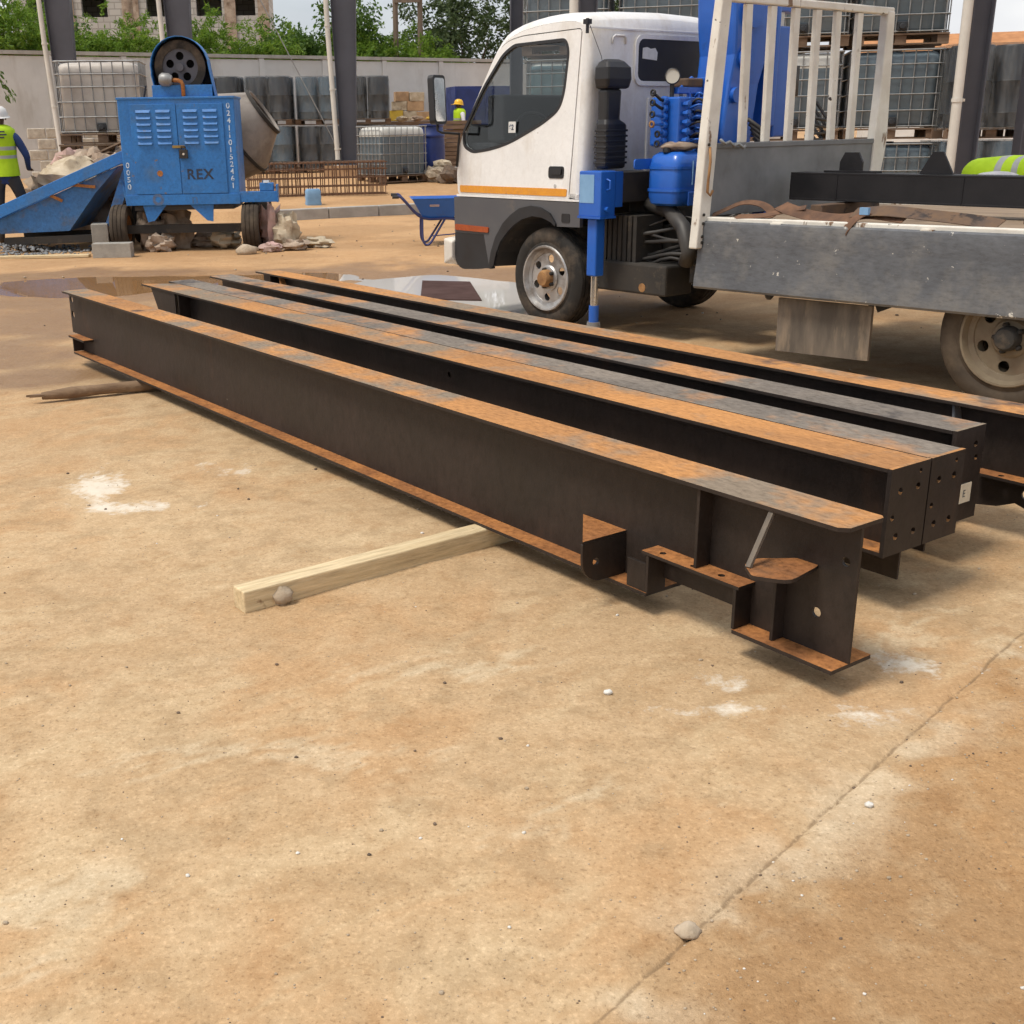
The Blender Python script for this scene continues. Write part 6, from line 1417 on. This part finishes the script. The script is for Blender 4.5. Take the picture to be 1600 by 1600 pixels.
for i in range(5):
    x = .22+.17*i-.3; y = 25.2+random.uniform(-.3, .4); r_ = random.uniform(.17, .27)
    mb = MB(); mb.blob((0, 0, r_*.55), (r_, r_*.85, r_*.7), i+30, .35, 1.9, 10, 7); o = mb.build('rubble_lump', ['sack_cream', 'stone', 'sack_cream', 'stone_dark', 'concrete'][i % 5], smooth=False); o.location = (x, y, gz(x, y)+(.18 if i % 3 == 2 else 0)); tag(o, ['cream', 'grey stone', 'pale', 'dark', 'grey concrete'][i % 5] + ' lump in the rubble heap beside the blue drum', 'rubble', 'rubble heap before the cab')
# timber pile with crates, blue cabinet
TP = empty('timber_pile', (-.5, 32.2, gz(-.5, 32.2)), .1, 'long pile of dark timber in front of the boundary wall, below the crates', 'timber pile')
bd = None
for r_ in range(11):
    for q in range(5):
        if bd is None: bd = MB().box(-1.7, 1.9, -.10, .10, 0, .10).build('board', 'pallet_wood', TP)
        else:
            c_ = bd.copy(); col.objects.link(c_); c_.parent = TP; c_.location = (random.uniform(-.12, .12), q*.22, r_*.112); c_.rotation_euler = (0, 0, random.uniform(-.01, .01))
zt = gz(-.5, 32.2)+1.235
for i, (x, z, sx, sz, mt, lab) in enumerate([(-.55, 0, .42, .26, 'crate_yellow', 'yellow box at the left foot of the crate stack'), (-.12, 0, .36, .24, 'sack_cream', 'cream box at the foot of the crate stack'), (.25, 0, .34, .22, 'crate_wood', 'brown box at the right foot of the crate stack'),
                           (-.45, .265, .40, .22, 'sack_cream', 'cream crate in the middle of the crate stack'), (.02, .245, .44, .24, 'crate_wood', 'slatted wooden crate right in the middle of the crate stack'), (-.38, .49, .36, .24, 'crate_wood', 'wooden crate on top left of the crate stack'), (.05, .49, .38, .22, 'sack_cream', 'pale crate on top right of the crate stack')]):
    thing_box('crate', -.42+x*.9+.05, 32.35, zt+z, sx, .4, sz, .05*i-.1, mt, lab, 'crate', 'crates on the timber pile')
for i in range(3): sack(-.70+.40*i, 31.9, zt, .16, .1, .06, 50+i, ['sack_cream', 'sack', 'crate_yellow'][i % 3], ['cream', 'brown', 'yellow'][i] + ' scrap lying along the front of the timber pile')
CB = empty('steel_cabinet', (1.45, 34.4, gz(1.4, 34.4)), .25, 'tall dark blue steel cabin against the wall behind the helmeted worker', 'cabin')
MB().box(-.85, .85, -.5, .5, 0, 2.12).build('body', 'drum_blue', CB, bevel=.01); MB().box(-.80, -.02, -.515, -.501, .05, 2.05).build('door', 'drum_blue', CB, bevel=.004); MB().box(.02, .80, -.515, -.501, .05, 2.05).build('door', 'drum_blue', CB, bevel=.004)

# ------------------------------------------------------------------ people
def body_mesh(J, rad, edges):
    me = bpy.data.meshes.new('sk'); keys = list(J)
    me.from_pydata([J[k] for k in keys], [], []) if False else me.from_pydata([J[k] for k in keys], [(keys.index(a), keys.index(b_)) for a, b_ in edges], [])
    ob = bpy.data.objects.new('sk', me); col.objects.link(ob)
    ob.modifiers.new('skin', 'SKIN'); 
    for i, k_ in enumerate(keys):
        sv = me.skin_vertices[0].data[i]; r_ = rad[k_]; sv.radius = r_ if isinstance(r_, tuple) else (r_, r_); sv.use_root = (k_ == 'pelvis')
    sub = ob.modifiers.new('sub', 'SUBSURF'); sub.levels = 2; sub.render_levels = 2
    dg = bpy.context.evaluated_depsgraph_get(); ev = ob.evaluated_get(dg); m2 = bpy.data.meshes.new_from_object(ev)
    bpy.data.objects.remove(ob); return m2
def seg_d(p, a, b_):
    ab = b_-a; t_ = max(0, min(1, (p-a).dot(ab)/max(ab.dot(ab), 1e-9))); return (p-(a+ab*t_)).length
EDG = [('pelvis', 'waist'), ('waist', 'chest'), ('chest', 'neckb'), ('neckb', 'neck'), ('neck', 'head'), ('head', 'crown')]
for s in 'lr': EDG += [('chest', 'sh'+s), ('sh'+s, 'el'+s), ('el'+s, 'wr'+s), ('wr'+s, 'pa'+s), ('pelvis', 'hip'+s), ('hip'+s, 'kn'+s), ('kn'+s, 'an'+s), ('an'+s, 'toe'+s)]
    
RADS = {'pelvis': (.15, .115), 'waist': (.14, .10), 'chest': (.165, .115), 'neckb': .075, 'neck': .056, 'head': (.078, .095), 'crown': .07}
for s in 'lr': RADS.update({'sh'+s: .068, 'el'+s: .048, 'wr'+s: .033, 'pa'+s: .036, 'hip'+s: .098, 'kn'+s: .066, 'an'+s: .046, 'toe'+s: .042})
def person(loc, rz, J, shirt, trouser, label, helmet=None, vest=True):
    P_ = empty('person', loc, rz, label, 'person')
    me = body_mesh(J, RADS, EDG); me.name = 'body'
    for m_ in (shirt, trouser, 'skin', 'dark_chassis'): me.materials.append(MATS[m_])
    V3 = {k_: Vector(v) for k_, v in J.items()}
    def cls(a, b_):
        n = a[:2]; m_ = b_[:2]
        if a in ('neckb', 'neck', 'head'): return 2
        if n == 'wr': return 2
        if n in ('hi', 'kn') or (a == 'pelvis' and m_ == 'hi'): return 1
        if n == 'an': return 3
        return 0
    for p in me.polygons:
        c_ = p.center; best = min(((seg_d(c_, V3[a], V3[b_])/ (1.4 if cls(a, b_) == 0 else 1), cls(a, b_)) for a, b_ in EDG), key=lambda q: q[0]); p.material_index = best[1]; p.use_smooth = True
    ob = bpy.data.objects.new('body', me); col.objects.link(ob); ob.parent = P_
    for s, sg in (('l', -1), ('r', 1)):       # fingers, rooted in the palm
        wr, pa = V3['wr'+s], V3['pa'+s]; d_ = (pa-wr).normalized(); sd_ = d_.cross(Vector((0, 1, 0))); sd_ = sd_.normalized() if sd_.length > .1 else Vector((1, 0, 0)); nn = sd_.cross(d_)
        mb = MB()
        for k_ in range(4):
            b0 = pa + sd_*(.024-.016*k_); ln = (.07, .08, .075, .058)[k_]; mb.tube([b0, b0+d_*ln*.5+nn*.004, b0+d_*ln*.85+nn*.022], [.0095, .009, .007], 6)
        b0 = wr.lerp(pa, .45)+sd_*.026; mb.tube([b0, b0+d_*.035+sd_*.022, b0+d_*.065+sd_*.025+nn*.012], [.011, .010, .008], 6)
        mb.build('fingers', 'skin', ob, smooth=True)
    up = (V3['neckb']-V3['waist']).normalized(); side = (V3['shr']-V3['shl']).normalized(); fr_ = up.cross(side).normalized()
    if vest:
        mb = MB(); rings = []
        bnds = ((-.16, .185, .150, 0), (-.02, .178, .142, 0), (.06, .172, .135, 0), (.085, .173, .136, 0), (.10, .175, .137, 0), (.165, .180, .140, 0), (.19, .182, .142, 0), (.21, .184, .143, 0), (.33, .195, .148, 0), (.41, .190, .142, 0), (.455, .135, .115, 0), (.475, .075, .08, 0))
        for h_, a, b_, _ in bnds:
            c_ = V3['waist']+up*h_ + (V3['pelvis']-V3['waist'])*max(0, -h_)*0
            rings.append([c_+side*(a*math.copysign(abs(math.cos(t_))**.8, math.cos(t_)))+fr_*(b_*math.copysign(abs(math.sin(t_))**.9, math.sin(t_)))*(1+.03*math.sin(5*t_+h_*20)) for t_ in [2*math.pi*i/20 for i in range(20)]])
        mb.loft(rings, cap=False); n = 20
        for i in range(len(rings)-1):
            if i in (2, 3, 5, 6):
                for j in range(n): mb.m[i*n+j] = 1
        ve = mb.build('safety_vest', ['hivis', 'hivis_band'], P_, smooth=True)
        if vest == 'print':
            for k_ in range(2):
                bk_ = V3['waist']+up*(.375-.05*k_)-fr_*.1535-side*(.13-.02*k_)
                text_mesh('vest_print', ['SAFETY', 'FIRST'][k_], .055, 'letter_dark', ve, bk_, side, up, .0006, .001) if False else None
            for k_ in range(3):
                mb = MB(); c_ = V3['waist']+up*(.385-.036*k_)-fr_*.1525; w_ = (.10, .12, .085)[k_]
                mb.add([c_-side*w_, c_+side*w_, c_+side*w_+up*.018, c_-side*w_+up*.018], [(0, 1, 2, 3)]); mb.build('vest_print', 'letter_dark', ve)
    if helmet:
        hc = V3['head']+(V3['crown']-V3['head'])*.35; hu = (V3['crown']-V3['head']).normalized()
        mb = MB(); mb.lathe([(.150, -.012), (.142, .0), (.125, .005), (.122, .05), (.105, .095), (.065, .125), (0, .135)], hc, hu, 20); he = mb.build('helmet', helmet, P_, smooth=True, auto=50)
        mb = MB(); mb.bar(hc+fr_*.10+hu*0, hc+fr_*.185-hu*.012, .16, .012); mb.build('peak', helmet, he)
    else:
        mb = MB(); hc = (V3['head']+V3['crown'])/2; mb.blob(hc+Vector((0, -.01, .02)), (.092, .105, .105), 3, .08, 3, 14, 10); mb.build('hair', 'dark_void', P_, smooth=True)
    # face
    hd = V3['head']; mb = MB(); mb.blob(hd+fr_*.105+up*.02, (.014, .02, .024), 1, .05); mb.build('nose', 'skin', ob, smooth=True)
    mb = MB()
    for s in (-1, 1): mb.blob(hd+fr_*.088+side*(.033*s)+up*.045, (.012, .008, .008), 2, .02)
    mb.build('eyes', 'letter_white', ob, smooth=True)
    mb = MB()
    for s in (-1, 1): mb.blob(hd+side*(.088*s)+up*.02, (.012, .02, .032), 2, .1)
    mb.build('ears', 'skin', ob, smooth=True)
    mb = MB(); mb.blob(hd+fr_*.094-up*.035, (.026, .008, .008), 2, .05); mb.build('mouth', 'skin', ob, smooth=True)
    return P_
def stand(**k_):
    J = {'pelvis': (0, 0, .93), 'waist': (0, .01, 1.06), 'chest': (0, 0, 1.30), 'neckb': (0, -.01, 1.46), 'neck': (0, 0, 1.53), 'head': (0, .02, 1.60), 'crown': (0, .01, 1.69)}
    for s, g in (('l', -1), ('r', 1)):
        J.update({'sh'+s: (g*.185, -.01, 1.40), 'el'+s: (g*.26, -.03, 1.13), 'wr'+s: (g*.27, .06, .90), 'pa'+s: (g*.27, .09, .82), 'hip'+s: (g*.095, 0, .88), 'kn'+s: (g*.13, .03, .49), 'an'+s: (g*.15, -.01, .09), 'toe'+s: (g*.17, .13, .045)})
    J.update(k_); return J
person((-5.55, 15.65, 0), .1, stand(knr=(.20, .06, .50), anr=(.33, -.02, .09), toer=(.36, .12, .045), elr=(.30, .02, 1.14), wrr=(.26, .20, 1.0), par=(.25, .27, .97)), 'shirt_blue', 'trouser_dark', 'person in a yellow safety vest and dark trousers, seen from behind left of the skip', 'helmet_white', 'print')
person((.83, 32.6, gz(.83, 32.6)), 2.0, stand(elr=(.28, -.02, 1.14), ell=(-.28, .0, 1.14)), 'shirt_white', 'trouser_dark', 'person in a yellow helmet and vest standing before the dark blue cabin', 'helmet_yellow', True)
pb = tw(-2.28, -2.22, 0)
Jb = {'pelvis': (0, -.18, .95), 'waist': (0, -.04, 1.015), 'chest': (0, .20, 1.02), 'neckb': (0, .35, .98), 'neck': (0, .42, .95), 'head': (0, .50, .90), 'crown': (0, .57, .86)}
for s, g in (('l', -1), ('r', 1)): Jb.update({'sh'+s: (g*.185, .27, .98), 'el'+s: (g*.25, .36, .72), 'wr'+s: (g*.22, .48, .56), 'pa'+s: (g*.21, .53, .50), 'hip'+s: (g*.095, -.18, .90), 'kn'+s: (g*.13, -.02, .49), 'an'+s: (g*.15, -.14, .09), 'toe'+s: (g*.17, .01, .045)})
person((pb.x, pb.y, 0), TH-math.pi/2, Jb, 'shirt_white', 'trouser_dark', 'person in a yellow vest bending down behind the truck bed', None, True)
mb = MB(); mb.plate([(-.095, 9.93), (.425, 9.79), (.37, 11.05), (-.086, 11.2)], [], .010, (0, 0, -.0055), (1, 0, 0), (0, 1, 0)); o = mb.build('board', 'reflection_brown'); tag(o, 'flat brown sheet added as a roof reflection in the pale puddle before the truck', 'sheet')  # added sheet on the water, imitates a roof's dark reflection
